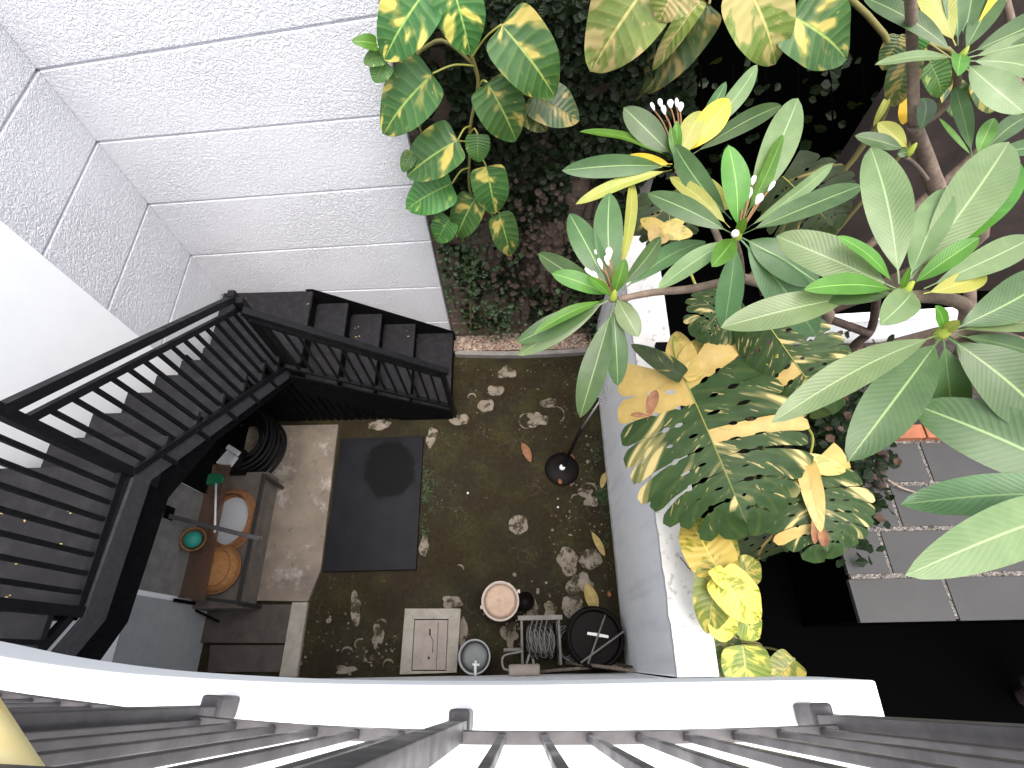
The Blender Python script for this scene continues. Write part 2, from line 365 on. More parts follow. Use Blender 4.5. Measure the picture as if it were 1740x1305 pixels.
# ------------------------------------------------------------------ leaves
def prof_frang(u):
    if u < .10: return .045
    s = (u-.10)/.90; return max(.0, .045*(1-s) + .955*(s**.85*(1-s)**.72)/.3745)
def prof_heart(u): return max(0., (u**.36*(1-u)**.62)/.565)
def leaf(parent, B, T, wpx, mt, kind='f', arch=.12, fold=.18, roll=0, name='leaf', label=None, wave=0, slits=0):
    B, T = Vector(B), Vector(T); L = (T-B).length; a = (T-B)/L; mid = (B+T)/2
    W = wpx*depth(mid)/F/2
    n = ((CAMP-mid).normalized()*.75+Vector((0,0,1))*.45); n = (n-a*n.dot(a)).normalized(); sdv = a.cross(n).normalized()
    if roll:
        q = Matrix.Rotation(R_(roll),3,a); n = q@n; sdv = q@sdv
    b = MB(); b.uv = []; nu, nv = (22, 8)
    ph = random.uniform(0,6); sway = random.uniform(-.035,.035)*L if kind=='f' else 0; wave = max(wave, random.uniform(.02,.06)) if kind=='f' else wave; tw = random.uniform(-.35,.35) if kind=='f' else 0
    for i in range(nu+1):
        u = i/nu; wu = prof_frang(u) if kind=='f' else prof_heart(u)
        if kind=='f' and i==nu: wu = .004
        for j in range(-nv//2, nv//2+1):
            v = j/(nv/2); back = 0
            wv = W*wu*v
            if kind!='f':
                av = abs(v); lat = W*max(0,math.sin(math.pi*u**.70))**.62
                xa = L*(u**1.08)-.17*L*math.sin(math.pi*min(1,u*2.1))*(1-u)
                back = (xa-u*L)*av**1.3; wv = lat*v; wu = lat/W
            bend = arch*L*(math.sin(math.pi*min(1,u*.95))-.35*u)
            fo = fold*W*wu*(abs(v)**1.3) + wave*W*math.sin(u*11+ph+(2 if v>0 else 0))*abs(v)**2
            b.v.append(B+a*(u*L+back)+sdv*(wv+sway*math.sin(math.pi*u))+n*(bend+fo+tw*wv*u)); b.uv.append((u,(v+1)/2))
    k = nv+1
    for i in range(nu):
        for j in range(nv): b.face([i*k+j,i*k+j+1,(i+1)*k+j+1,(i+1)*k+j],True)
    o = b.build(name, mt, parent, loc=B)
    if label: o['label']=label
    return o

def monstera(parent, B, T, wpx, mt, ylob=(), lobes=9, arch=.08, roll=0, seed=1, back=.30, label=None):
    rnd = random.Random(seed); B, T = Vector(B), Vector(T); L=(T-B).length; a=(T-B)/L; mid=(B+T)/2
    W = wpx*depth(mid)/F/2
    n = ((CAMP-mid).normalized()*.8+Vector((0,0,1))*.4); n=(n-a*n.dot(a)).normalized(); sd=a.cross(n).normalized()
    if roll:
        q=Matrix.Rotation(R_(roll),3,a); n=q@n; sd=q@sd
    b=MB(); b.uv=[]; yl=[]
    # outline in polar form round the stalk joint: angle from the tip direction
    NT = lobes
    for side in (-1,1):
        for k in range(NT):
            s0, s1 = k/NT, (k+1)/NT
            gh = [rnd.uniform(.10,.42) for _ in range(2)]; slit = rnd.uniform(.5,.72); cw = 40; rw = 6
            g0 = gs.get((seed,side,k)) if k>0 else None
            gs[(seed,side,k+1)] = (rnd.uniform(.14,.30), rnd.uniform(.04,.08), rnd.uniform(.72,.93) if rnd.random()<.65 else rnd.uniform(.55,.68), rnd.uniform(.05,.16), rnd.uniform(.42,.52), rnd.uniform(.03,.08))
            g1 = gs[(seed,side,k+1)] if k < NT-1 else None
            def gap(g,wv):
                if g is None: return 0
                c,hw,st,mx,c2_,hw2 = g; x = 0
                if abs(wv-c)<hw: x = .22*math.sqrt(1-((wv-c)/hw)**2)
                if abs(wv-c2_)<hw2 and c2_+hw2<st-.03: x = .22*math.sqrt(1-((wv-c2_)/hw2)**2)
                if wv>st: x = max(x, mx*((wv-st)/(1-st))**.45)
                return x
            n0=len(b.v)
            tipr = rnd.uniform(.96,1.03)
            for i in range(cw+1):
                wv=i/cw; e0,e1 = s0+gap(g0,wv)/NT*.55, s1-gap(g1,wv)/NT*.55
                if wv>.9: 
                    m_=(e0+e1)/2; sh=1-((wv-.9)/.1)**1.6*.5; e0=m_+(e0-m_)*sh; e1=m_+(e1-m_)*sh
                for j in range(rw+1):
                    s=e0+(e1-e0)*j/rw
                    # midrib attachment point and rim point, curved between
                    root=(s**.9)*.97*L
                    ang = R_(150)*(1-s)**1.15+R_(8)*(1-s)
                    rim_a = -back*L*(1-s)**3*1.4 + (.10+.92*s**.75)*L
                    rim_s = W*(max(0,math.sin(math.pi*(.18+.82*s)**.95)))**.72
                    pa = root*(1-wv)+rim_a*wv*tipr + L*.05*wv**4 + L*.07*math.sin(math.pi*wv)*(.4-s)
                    ps = rim_s*wv*tipr
                    ripple = .006*L*math.sin((s*NT)*2*math.pi)*wv
                    h = arch*L*(math.sin(math.pi*min(1,max(0,pa/L)*.9)))-.22*W*wv**2.2+ripple
                    b.v.append(B+a*pa+sd*ps*side+n*h); b.uv.append((s,(side*wv+1)/2))
            for i in range(cw):
                for j in range(rw):
                    q0=n0+i*(rw+1)+j; f=[q0,q0+1,q0+rw+2,q0+rw+1]; b.face(f if side<0 else f[::-1],True); yl.append(1 if (side,k) in ylob else 0)
    o=b.build('leaf',mt,parent,loc=B)
    if ylob:
        o.data.materials.append(M['mlob'])
        for p_,y_ in zip(o.data.polygons,yl): p_.material_index=y_
    if label: o['label']=label
    # raised midrib
    r=MB(); pts=[B+a*(t*L*.96)+n*(arch*L*math.sin(math.pi*t*.9)+.003) for t in [i/12 for i in range(13)]]
    r.tube(pts,[.0035*(1-t/14) for t in range(13)],6); r.build('midrib',M['petiole'],o)
    return o
gs={}
def stalk(parent, pts, r, m=None, name='petiole'):
    pts=[Vector(p) for p in pts]
    # smooth by Catmull-Rom
    out=[]
    for i in range(len(pts)-1):
        p0,p1,p2,p3=pts[max(i-1,0)],pts[i],pts[i+1],pts[min(i+2,len(pts)-1)]
        for k in range(6):
            t=k/6; out.append(.5*((2*p1)+(-p0+p2)*t+(2*p0-5*p1+4*p2-p3)*t*t+(-p0+3*p1-3*p2+p3)*t**3))
    out.append(pts[-1]); m_=len(out)
    rr = [r[0]+(r[1]-r[0])*i/(m_-1) for i in range(m_)] if isinstance(r,tuple) else r
    b=MB(); b.tube(out, rr, 10); return b.build(name, m or M['petiole'], parent)
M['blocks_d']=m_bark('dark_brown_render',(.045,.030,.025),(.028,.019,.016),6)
# ================================================================== SETTING
YW = 3.2; XL = -2.83; XR = -.70
gd = MB().box((-4.2,-3,-.3),(.89,3.05,0)).build('ground', M['moss']); gd['kind']='structure'
b = MB().box((.89,-8,-.34),(14,7,-.04)); o = b.build('painted_shade_ground', M['black_ground']); o['kind']='structure'
b = MB().box((-14,3.05,-.34),(.89,7,-.04)); o = b.build('soil', M['soil']); o['kind']='structure'
# concrete slab and strip on the left
sl = MB()
sl.prism([G(470,726)[:2],G(577,724)[:2],G(548,968)[:2],G(526,1023)[:2],G(398,1021)[:2],(-3.2,.50),(-3.2,2.19)],.001,.05)
o = sl.build('concrete_slab', M['slab'], bevel=.006); o['kind']='structure'
sl = MB().prism([G(500,1024)[:2],G(526,1024)[:2],G(508,1150)[:2],G(478,1150)[:2]],.001,.054)
o = sl.build('concrete_strip', M['concrete'], bevel=.006); o['kind']='structure'
# kerb and gravel bed at the foot of the stone wall
kb = MB(); N_=14
for i in range(N_):
    x0=-.66+1.53*i/N_; x1=-.66+1.53*(i+1)/N_; y=lambda x: 2.99-.03*math.sin((x+.66)*2.0)
    kb.hexa([(x0,y(x0),.0),(x1,y(x1),.0),(x1,y(x1)+.05,.0),(x0,y(x0)+.05,.0),(x0,y(x0),.07),(x1,y(x1),.07),(x1,y(x1)+.05,.07),(x0,y(x0)+.05,.07)])
o = kb.build('kerb', M['conc_grey']); o['kind']='structure'
o = MB().box((-.7,3.045,-.03),(.9,3.26,.045)).build('gravel_bed', M['gravel']); tag(o,'pale and reddish gravel strip between the thin kerb and the stone wall','gravel',kind='stuff')

# ------------------------------------------------------------------ walls
t = thing('boundary_wall', (-1.8,YW,0), 'tall white stucco back wall with long horizontal grooves behind the black stairs', 'wall')
zl = [0,.38,.96,1.53,2.13,2.70,3.21,3.9]; zr = [0,.40,1.0,1.645,2.26,2.855,3.465,4.15]
for i in range(len(zl)-1):
    g0 = .0 if i==0 else .008; a0,a1,b0,b1 = zl[i]+g0, zl[i+1]-.008, zr[i]+g0, zr[i+1]-.008
    MB().hexa([(XL,YW,a0),(XR,YW,b0),(XR,YW+.075,b0),(XL,YW+.075,a0),(XL,YW,a1),(XR,YW,b1),(XR,YW+.075,b1),(XL,YW+.075,a1)]).build('plaster_course', M['stucco'], t, bevel=.007)
MB().box((XL-.3,YW+.018,0),(XR-.012,YW+.30,4.1)).build('wall_core', M['stucco'], t)
t = thing('side_wall', (XL,2.7,0), 'white wall on the left, stucco with grooves beside the corner and smooth nearer the house', 'wall')
zs2 = [0,.38,.96,1.53,2.13,2.70,3.21,4.1]
for i in range(len(zs2)-1):
    MB().box((XL-.075,2.2,zs2[i]+.008*(i>0)),(XL,YW+.012,zs2[i+1]-.008)).build('plaster_course', M['stucco'], t, bevel=.007)
MB().box((XL-.35,2.202,0),(XL-.018,YW+.0,4.1)).build('wall_core', M['stucco'], t)
MB().box((XL-.35,-1.2,0),(XL+.012,2.199,4.1)).build('smooth_plaster', M['white'], t)

t = thing('stone_wall', (0,3.26,0), 'rough brown stone block wall behind the hanging leaves and gravel bed', 'wall')
zc = 0; r_=random.Random(3)
rows=[(0,.30),(.30,.52),(.52,.94),(.94,1.37),(1.37,1.80),(1.80,2.22),(2.22,2.65),(2.65,3.0),(3.0,3.26),(3.26,3.62),(3.62,4.1)]
sb = MB()
for k,(z0,z1) in enumerate(rows):
    x=-.96+(.0 if k%2 else -.25)
    while x<.75:
        L=r_.uniform(.45,.7); d=r_.uniform(0,.03); sb.box((x+.006,3.26-d,z0+.006),(x+L-.006,3.5,z1-.006)); x+=L
sb.build('stone_blocks', M['blocks'], t, bevel=.012)
MB().box((-1.2,3.285,0),(1.1,3.52,4.1)).build('mortar', M['conc_grey'], t)
t = MB().box((1.3,4.6,-.04),(9,4.8,3.0)).build('back_wall', M['black_back']); tag(t,'near black wall with deep shade put into its colour far behind the frangipani tree','wall')

# divider wall
t = thing('divider_wall', (1,1.6,0), 'bluish white garden wall with a worn pale coping running from the house to the stone wall', 'wall')
dw = MB(); dw.hexa([(.875,-.115,0),(1.13,-.115,0),(1.13,3.2,0),(.875,3.2,0),(.905,-.115,1.6),(1.115,-.115,1.6),(1.115,3.2,1.6),(.93,3.2,1.6)])
dw.build('wall_face', M['divider'], t, bevel=.01)
# coping with a chipped edge
cp = MB(); npt=60; r_=random.Random(5)
L_=[(.893+.028*(i/npt)+r_.uniform(-.005,.005), -.115+3.315*i/npt) for i in range(npt+1)]
R2=[(1.135+.09*(i/npt), -.115+3.315*i/npt) for i in range(npt,-1,-1)]
cp.prism(L_+R2,1.602,1.645); cp.build('coping', M['cap'], t)
# garden side
o = tag(thing('garden_wall',(3.4,2.0,.0),'low white painted planter wall behind the frangipani branches','wall'))
za=1.25
pA,pB = G(1380,548,za),G(1800,520,za)
MB().hexa([(pA.x,pA.y,-.04),(pB.x+1,pB.y+.02,-.04),(pB.x+1,pB.y+.08,-.04),(pA.x,pA.y+.06,-.04),(pA.x,pA.y,za-.03),(pB.x+1,pB.y+.02,za-.03),(pB.x+1,pB.y+.08,za-.03),(pA.x,pA.y+.06,za-.03)]).build('wall_face', M['divider'], o)
MB().hexa([(pA.x-.02,pA.y-.012,za-.028),(pB.x+1,pB.y,za-.028),(pB.x+1,pB.y+.09,za-.028),(pA.x-.02,pA.y+.07,za-.028),(pA.x-.02,pA.y-.012,za),(pB.x+1,pB.y,za),(pB.x+1,pB.y+.09,za),(pA.x-.02,pA.y+.07,za)]).build('coping', M['ledge'], o)
# ------------------------------------------------------------------ paved terrace (z .9)
ZP=.9
e0,e1,e2 = G(1430,900,ZP),G(1465,1058,ZP),G(1740,1040,ZP)
X0=2.455
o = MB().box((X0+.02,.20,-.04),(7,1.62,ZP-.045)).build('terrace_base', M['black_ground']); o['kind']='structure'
pv = MB()
rowsY=[.185,.50,.845,1.20,1.56]
offs=[0,.34,.52,.18]
for k in range(4):
    y0,y1=rowsY[k]+(.0 if k==0 else .018),rowsY[k+1]-.018; x=X0+.012*k; first=offs[k] or .72
    while x<6.5:
        L=(first if x<X0+.1 else .70); pv.box((x,y0,ZP-.04),(x+L-.03,y1,ZP)); x+=L
o = pv.build('paving', M['paver'], bevel=.003); o['kind']='structure'
o = MB().box((X0+.03,.20,ZP-.044),(6.6,1.58,ZP-.012)).build('joint_gravel', M['gravel_w']); tag(o,'white gravel packed in the joints between the grey pavers','gravel',kind='stuff')
# terracotta edging behind the pavers
bk = thing('brick_edging',(4.0,1.62,ZP),'orange terracotta brick edging along the back of the grey pavers','edging')
x=2.5; y0=1.60
k=0
while x<6.3:
    MB().box((x,y0-.03,ZP-.5),(x+.44,y0+.09,ZP+.06)).build('brick',M['brick'],bk,bevel=.006); x+=.455; k+=1
o = MB().box((2.2,1.70,-.04),(7,pA.y-.02,ZP+.02)).build('planter_soil', M['soil']); o['kind']='structure'
# ================================================================== STAIRS
st = thing('staircase',(-1.4,2.4,0),'black steel staircase with three turning flights climbing the white corner','staircase')
ZT=[.2,.4,.6,.8]; XS=[-.675,-1.07,-1.38,-1.67,-1.955]
for k in range(4):
    MB().box((XS[k+1],2.27,ZT[k]-.035),(XS[k]+.02*(k>0),3.185,ZT[k])).build('tread',M['tread'],st,bevel=.004)
    MB().box((XS[k]-.02,2.29,0 if k==0 else ZT[k-1]),(XS[k]-.004,3.18,ZT[k]-.037)).build('riser',M['stringer'],st)
MB().box((XS[4]-.02,2.29,.8),(XS[4]-.004,3.18,.963)).build('riser',M['stringer'],st)
MB().box((-2.80,2.40,.965),(XS[4]+.02,3.19,1.0)).build('landing',M['tread'],st,bevel=.004)
# wall-side and yard-side stringers of the low flight
def stringer(pts, y, th=.014, name='stringer'):
    b=MB(); n=len(b.v); k=len(pts)
    b.v += [Vector((x,y,z)) for x,z in pts]+[Vector((x,y+th,z)) for x,z in pts]
    b.face(range(k)); b.face([2*k-1-i for i in range(k)])
    for i in range(k): j=(i+1)%k; b.face([i,k+i,k+j,j])
    return b.build(name,M['stringer'],st)
stringer([(-.66,0),(-.66,.21),(-1.93,1.02),(-2.0,1.02),(-2.0,.80),(-.95,0)],3.186,.012)
stringer([(-.665,0),(-.665,.20),(-1.95,1.02),(-2.02,1.02),(-2.02,.72),(-1.2,0)],2.245,.014)
# second flight
NY=[2.45-.253*k for k in range(8)]; NZ=[1.0+.2186*k for k in range(8)]
XA,XB=-2.70,-2.02
for k in range(1,8):
    y1=NY[k-1]; y0=NY[k] if k<7 else .215
    nm='tread' if k<7 else 'landing'
    MB().box((XA,y0-.012*(k<7),NZ[k]-.035),(XB,y1,NZ[k])).build(nm,M['tread'],st,bevel=.004)
    MB().box((XA+.01,y1-.026,NZ[k-1]),(XB-.02,y1-.008,NZ[k]-.037)).build('riser',M['stringer'],st)
# third short flight rising toward the house
for k in range(3):
    MB().box((-2.95,.215-.26*(k+1),NZ[7]+.2*(k+1)-.035),(XB,.215-.26*k,NZ[7]+.2*(k+1))).build('tread',M['tread'],st,bevel=.004)
    MB().box((-2.94,.215-.26*k-.026,NZ[7]+.2*k),(XB-.02,.215-.26*k-.008,NZ[7]+.2*(k+1)-.037)).build('riser',M['stringer'],st)
MB().box((-2.95,.22,NZ[7]-.034),(XA-.002,.93,NZ[7]-.001)).build('landing',M['tread'],st)
def side_plate(x, pts, th=.02, m='stringer', name='stringer'):
    b=MB(); k=len(pts); b.v += [Vector((x,y,z)) for y,z in pts]+[Vector((x+th,y,z)) for y,z in pts]
    b.face(range(k)); b.face([2*k-1-i for i in range(k)])
    for i in range(k): j=(i+1)%k; b.face([i,k+i,k+j,j])
    return b.build(name,M[m],st)
bz = lambda y: 1.0+.2186*((2.45-y)/.253)   # nosing line
rz = lambda y: .98+1.02*(2.38-y)
side_plate(XB,[(2.44,.80),(2.44,.96),(.93,2.50),(.2,2.545),(-.6,3.16),(-.6,3.02),(.2,2.40),(.90,2.37)],.018,'fascia','fascia')
side_plate(XB-.022,[(2.44,.70),(2.44,.92),(.93,2.46),(.2,2.50),(-.6,3.12),(-.6,2.75),(.2,2.20),(.86,2.15),(1.34,1.82)],.016)
side_plate(XA-.018,[(2.40,.80),(2.40,.95),(.93,bz(.93)-.17),(.2,2.50),(.2,2.24),(.93,2.20),(2.3,.80)],.016)
# flat steel cover strip along the outer edge (lit grey)
def strip(pts,w_,name='edge_plate'):
    b=MB()
    for p,q in zip(pts[:-1],pts[1:]): b.bar(p,q,w_,.012,up=(1,0,0) if False else (0,0,1))
    return b.build(name,M['tread'],st)
# posts carrying the stair
for (x,y,z) in [(-2.0,2.38,.96),(-2.75,2.38,.96)]:
    MB().box((x-.03,y-.03,0),(x+.03,y+.03,z)).build('support_post',M['stringer'],st)
# dark screen closing the low flight's side
scr = MB(); 
for i in range(26):
    x=-2.55+i*.073
    ztop=min(.95,max(.05,(-.70-x)*.64))
    if ztop>.1: scr.box((x,2.262,0),(x+.052,2.272,ztop-.02))
scr.build('side_screen',M['stringer'],st)
# railings (each one part, its bars sub-parts)
XRL=-2.03
rl = MB(); top=[(XRL,2.36,2.03),(XRL,.90,3.30)]
rl.bar(top[0],top[1],.055,.045); railA = rl.build('railing',M['stair'],st)
MB().bar((XRL,2.34,1.93),(XRL,.92,3.17),.035,.035).build('upper_rail',M['stair'],railA)
MB().bar((XRL+.02,2.38,rz(2.38)+.03),(XRL+.02,.90,rz(.90)+.03),.035,.035).build('lower_rail',M['stair'],railA)
for k in range(1,15):
    y=2.36-(2.36-.90)*k/15; f=(2.36-y)/(2.36-.90)
    zb=rz(y)+.03; zt=1.93+(3.17-1.93)*f
    MB().box((XRL-.011,y-.010,zb),(XRL+.011,y+.010,zt)).build('baluster',M['stair'],railA)
for k in range(6):
    y=2.30-k*.25; MB().box((XRL+.01,y-.012,rz(y)-.13),(XRL+.042,y+.012,rz(y)+.02)).build('bracket',M['stair'],railA)
for (y,z0,z1) in [(2.37,1.0,2.08),(.90,2.3,3.36)]:
    MB().box((XRL-.025,y-.025,z0),(XRL+.025,y+.025,z1)).build('post',M['stair'],railA)
# level railing above landing
rl = MB(); rl.bar((XRL,.89,3.40),(XRL,.22,3.40),.055,.045); railB = rl.build('railing',M['stair'],st)
MB().bar((XRL,.88,2.57),(XRL,.23,2.57),.035,.035).build('lower_rail',M['stair'],railB)
for k in range(1,8):
    y=.89-(.67)*k/8; MB().box((XRL-.011,y-.010,2.57),(XRL+.011,y+.010,3.40)).build('baluster',M['stair'],railB)
MB().box((XRL-.022,.20,2.4),(XRL+.022,.245,3.45)).build('post',M['stair'],railB)
rl = MB(); rl.bar((XRL,.20,3.45),(XRL,-.55,4.05),.055,.045); railC = rl.build('railing',M['stair'],st)
MB().bar((XRL,.20,2.60),(XRL,-.55,3.18),.035,.035).build('lower_rail',M['stair'],railC)
for k in range(1,7):
    y=.2-.75*k/7; zz=2.60+(.2-y)*.78; MB().box((XRL-.011,y-.010,zz),(XRL+.011,y+.010,zz+.78)).build('baluster',M['stair'],railC)
# low flight railing
YR=2.275
rl = MB(); rl.bar((-1.97,YR,1.99),(-.60,YR,.99),.055,.045); railD = rl.build('railing',M['stair'],st)
MB().bar((-1.97,YR,1.87),(-.64,YR,.90),.035,.035).build('upper_rail',M['stair'],railD)
MB().bar((-1.99,YR,1.16),(-.66,YR,.27),.035,.035).build('lower_rail',M['stair'],railD)
for k in range(1,15):
    x=-1.97+1.33*k/14.3; f=(x+1.97)/1.33; MB().box((x-.009,YR-.009,1.16-.89*f),(x+.009,YR+.009,1.87-.97*f)).build('baluster',M['stair'],railD)
MB().box((-.665,YR-.02,.0),(-.63,YR+.02,1.0)).build('post',M['stair'],railD)
MB().box((-2.0,YR+.03,1.0),(-1.95,YR+.08,2.05)).build('post',M['stair'],railD)

# ================================================================== HOUSE WALL, BALCONY
hw = MB().box((-5,-.5,0),(.90,-.125,3.30)).build('house_wall', M['divider']); tag(hw,'pale bluish house wall dropping below the white balcony edge','wall')
ZL=3.6
def smooth(pts, per=6):
    pts=[Vector(p) for p in pts]; out=[]
    for i in range(len(pts)-1):
        p0,p1,p2,p3=pts[max(i-1,0)],pts[i],pts[i+1],pts[min(i+2,len(pts)-1)]
        for k in range(per):
            t=k/per; out.append(.5*((2*p1)+(-p0+p2)*t+(2*p0-5*p1+4*p2-p3)*t*t+(-p0+3*p1-3*p2+p3)*t**3))
    out.append(pts[-1]); return out
edge=smooth([G(x,y,ZL) for x,y in [(-260,1062),(-120,1090),(0,1115),(150,1137),(300,1150),(540,1161),(860,1164),(1150,1159),(1400,1155),(1488,1156)]])
bal=thing('balcony',(0,-.6,ZL-.3),'white balcony slab with a gently curved front edge at the bottom of the view','balcony')
poly=[p[:2] for p in edge]+[(.90,-1.4),(-2.6,-1.4)]
MB().prism(poly,ZL-.28,ZL).build('slab',M['ledge'],bal,bevel=.006)
ZR=3.80
rc=smooth([G(x,y,ZR) for x,y in [(-260,1140),(-120,1164),(0,1187),(150,1207),(300,1226),(500,1243),(700,1252),(860,1255),(1100,1254),(1300,1249),(1445,1243)]])
br=thing('balcony_railing',(0,-.17,ZL),'grey brown steel balcony railing curving along the white edge in the foreground','railing')
b=MB(); off=Vector((0,-.012,0))
n0=0
hh=.030; ww=.024
for i,p in enumerate(rc):
    t=(rc[min(i+1,len(rc)-1)]-rc[max(i-1,0)]).normalized(); s_=Vector((-t.y,t.x,0))
    b.v += [p-s_*ww/2-Vector((0,0,hh)),p+s_*ww/2-Vector((0,0,hh)),p+s_*ww/2,p-s_*ww/2]
for i in range(len(rc)-1):
    q=i*4
    for j in range(4): b.face([q+j,q+(j+1)%4,q+4+(j+1)%4,q+4+j])
b.face([3,2,1,0]); q=(len(rc)-1)*4; b.face([q,q+1,q+2,q+3])
b.build('bottom_rail',M['rail'],br)
def on_rail(px):
    best=min(rc,key=lambda p: abs(proj(p)[0]-px)); i=rc.index(best)
    # refine
    for a_,b_ in zip(rc[:-1],rc[1:]):
        xa,xb=proj(a_)[0],proj(b_)[0]
        if min(xa,xb)<=px<=max(xa,xb): return a_+(b_-a_)*((px-xa)/(xb-xa))
    return best
def proj(p):
    c=ROT.transposed()@(Vector(p)-CAMP); return (CX-F*c.x/c.z, CY+F*c.y/c.z)
ZTOP=4.72; LEAN=Vector((0,.056,0))
def tangent(px):
    a_,b_=on_rail(px-12),on_rail(px+12); return (b_-a_).normalized()
def vbar(p,wd,z0,z1,t,name,bev=.002):
    s_=Vector((-t.y,t.x,0)); a_=p-t*wd/2-s_*wd/2; c_=[p+t*(sx*wd/2)+s_*(sy*wd/2) for sx,sy in ((-1,-1),(1,-1),(1,1),(-1,1))]
    b=MB(); b.hexa([(q.x,q.y,z0) for q in c_]+[(q.x+LEAN.x*(z1-z0),q.y+LEAN.y*(z1-z0),z1) for q in c_]); return b.build(name,M['rail'],br,bevel=bev)
for px in (-190,-125,-62,-5,49,96,148,205,262,334,395,462,534,605,682,853,925,1003,1086,1167,1250,1327,1400):
    vbar(on_rail(px),.0155,ZR-.004,ZTOP,tangent(px),'baluster')
for px in (312,771,1443):
    p=on_rail(px); tt=tangent(px); vbar(p,.040,ZL+.01,ZTOP,tt,'post')
    s_=Vector((-tt.y,tt.x,0)); q=p+s_*.016
    vbar(q,.052,ZL+.001,ZL+.105,tt,'base_bracket',.008)
b=MB(); LT=LEAN*(ZTOP-ZR); tp=[Vector((p.x,p.y,ZTOP))+LT for p in rc[::3]]+[Vector((rc[-1].x,rc[-1].y,ZTOP))+LT]
for p,q in zip(tp[:-1],tp[1:]): b.bar(p,q,.05,.03)
b.build('top_rail',M['rail'],br)
# return side of the railing at the right end
pe=rc[-1]
# pale yellow tube added for a fingertip-like blur at lower left corner
M['cream']=mat('cream_yellow',(.80,.62,.24),.5)
q=N(M['cream']); q.base(q.mix(q.ramp(q.noise(14,3),[(.35,0),(.7,1)]),(.84,.76,.45),(.80,.60,.22)))
zc_=4.66
a_=G(-106,1180,zc_); b_=G(-14,1330,zc_)
g_=MB(); d_=(b_-a_); nn=Vector((d_.y,-d_.x,0)).normalized()
nn = nn if nn.x<0 else -nn
g_.tube([a_-d_*.9+nn*.005,a_-d_*.3+nn*.0,a_+d_*.5,b_+d_*.4,b_+d_*1.0+nn*.004],.030,20); o=g_.build('fingertip_blur',M['cream'])
tag(o,'pale yellow rounded tube added for a fingertip-like blur at the lower left corner','rail sleeve')
# ================================================================== YARD OBJECTS
def blob(c, rx, ry, seed, n=26, jag=.22, rot=0):
    r=random.Random(seed); ks=[(r.uniform(-1,1),r.uniform(0,6.3)) for _ in range(5)]; out=[]
    for i in range(n):
        a=2*math.pi*i/n; d=1+sum(k*math.sin((j+2)*a+ph)*jag/(1+j*.45) for j,(k,ph) in enumerate(ks))*.6+r.uniform(-.05,.05)
        x,y=rx*d*math.cos(a),ry*d*math.sin(a); out.append((c[0]+x*math.cos(rot)-y*math.sin(rot), c[1]+x*math.sin(rot)+y*math.cos(rot)))
    return out
# steel plate / rubber sheet
p4=[G(580,746,.03),G(720,741,.03),G(707,968,.03),G(549,972,.03)]
mt_=MB().prism([p[:2] for p in p4],.004,.042).build('floor_mat',M['mat'],bevel=.004,loc=((p4[0].x+p4[2].x)/2,(p4[0].y+p4[2].y)/2,.004))
tag(mt_,'flat charcoal mat with a darker damp patch beside the tan slab','mat')
# manhole
mh=thing('manhole_cover',G(733,1090),'square concrete manhole frame with a cracked lid and two lifting slots','manhole cover')
q0=[G(688,1034,.05),G(783,1034,.05),G(776,1143,.05),G(679,1146,.05)]; q1=[G(704,1052,.05),G(762,1052,.05),G(758,1140,.05),G(699,1140,.05)]
b=MB()
for i in range(4):
    j=(i+1)%4; b.hexa([(q0[i].x,q0[i].y,.001),(q0[j].x,q0[j].y,.001),(q1[j].x,q1[j].y,.001),(q1[i].x,q1[i].y,.001),(q0[i].x,q0[i].y,.055),(q0[j].x,q0[j].y,.055),(q1[j].x,q1[j].y,.055),(q1[i].x,q1[i].y,.055)])
b.build('frame',M['concrete'],mh,bevel=.004)
c_=sum(q1,Vector())/4; ins=[c_+(p-c_)*.965 for p in q1]
MB().prism([p[:2] for p in ins],.002,.05).build('lid',M['lid'],mh,bevel=.004)
for px,py,L in ((730,1074,.05),(728,1118,.02)):
    g=G(px,py,.05); MB().tube([(g.x,g.y+L*.5,.0505),(g.x+.004,g.y,.0505),(g.x+.001,g.y-L*.5,.0505)],.006,8).build('lifting_slot',M['black_ground'],mh)
b=MB(); cr=[G(731,1078,.0505),G(736,1090,.0505),G(735,1108,.0505)]; b.tube(cr,.0025,6).build('crack',M['black_ground'],mh)
b=MB(); cr=[G(745,1056,.0505),G(743,1100,.0505),G(741,1138,.0505)]; b.tube(cr,.0018,6).build('crack',M['black_ground'],mh)

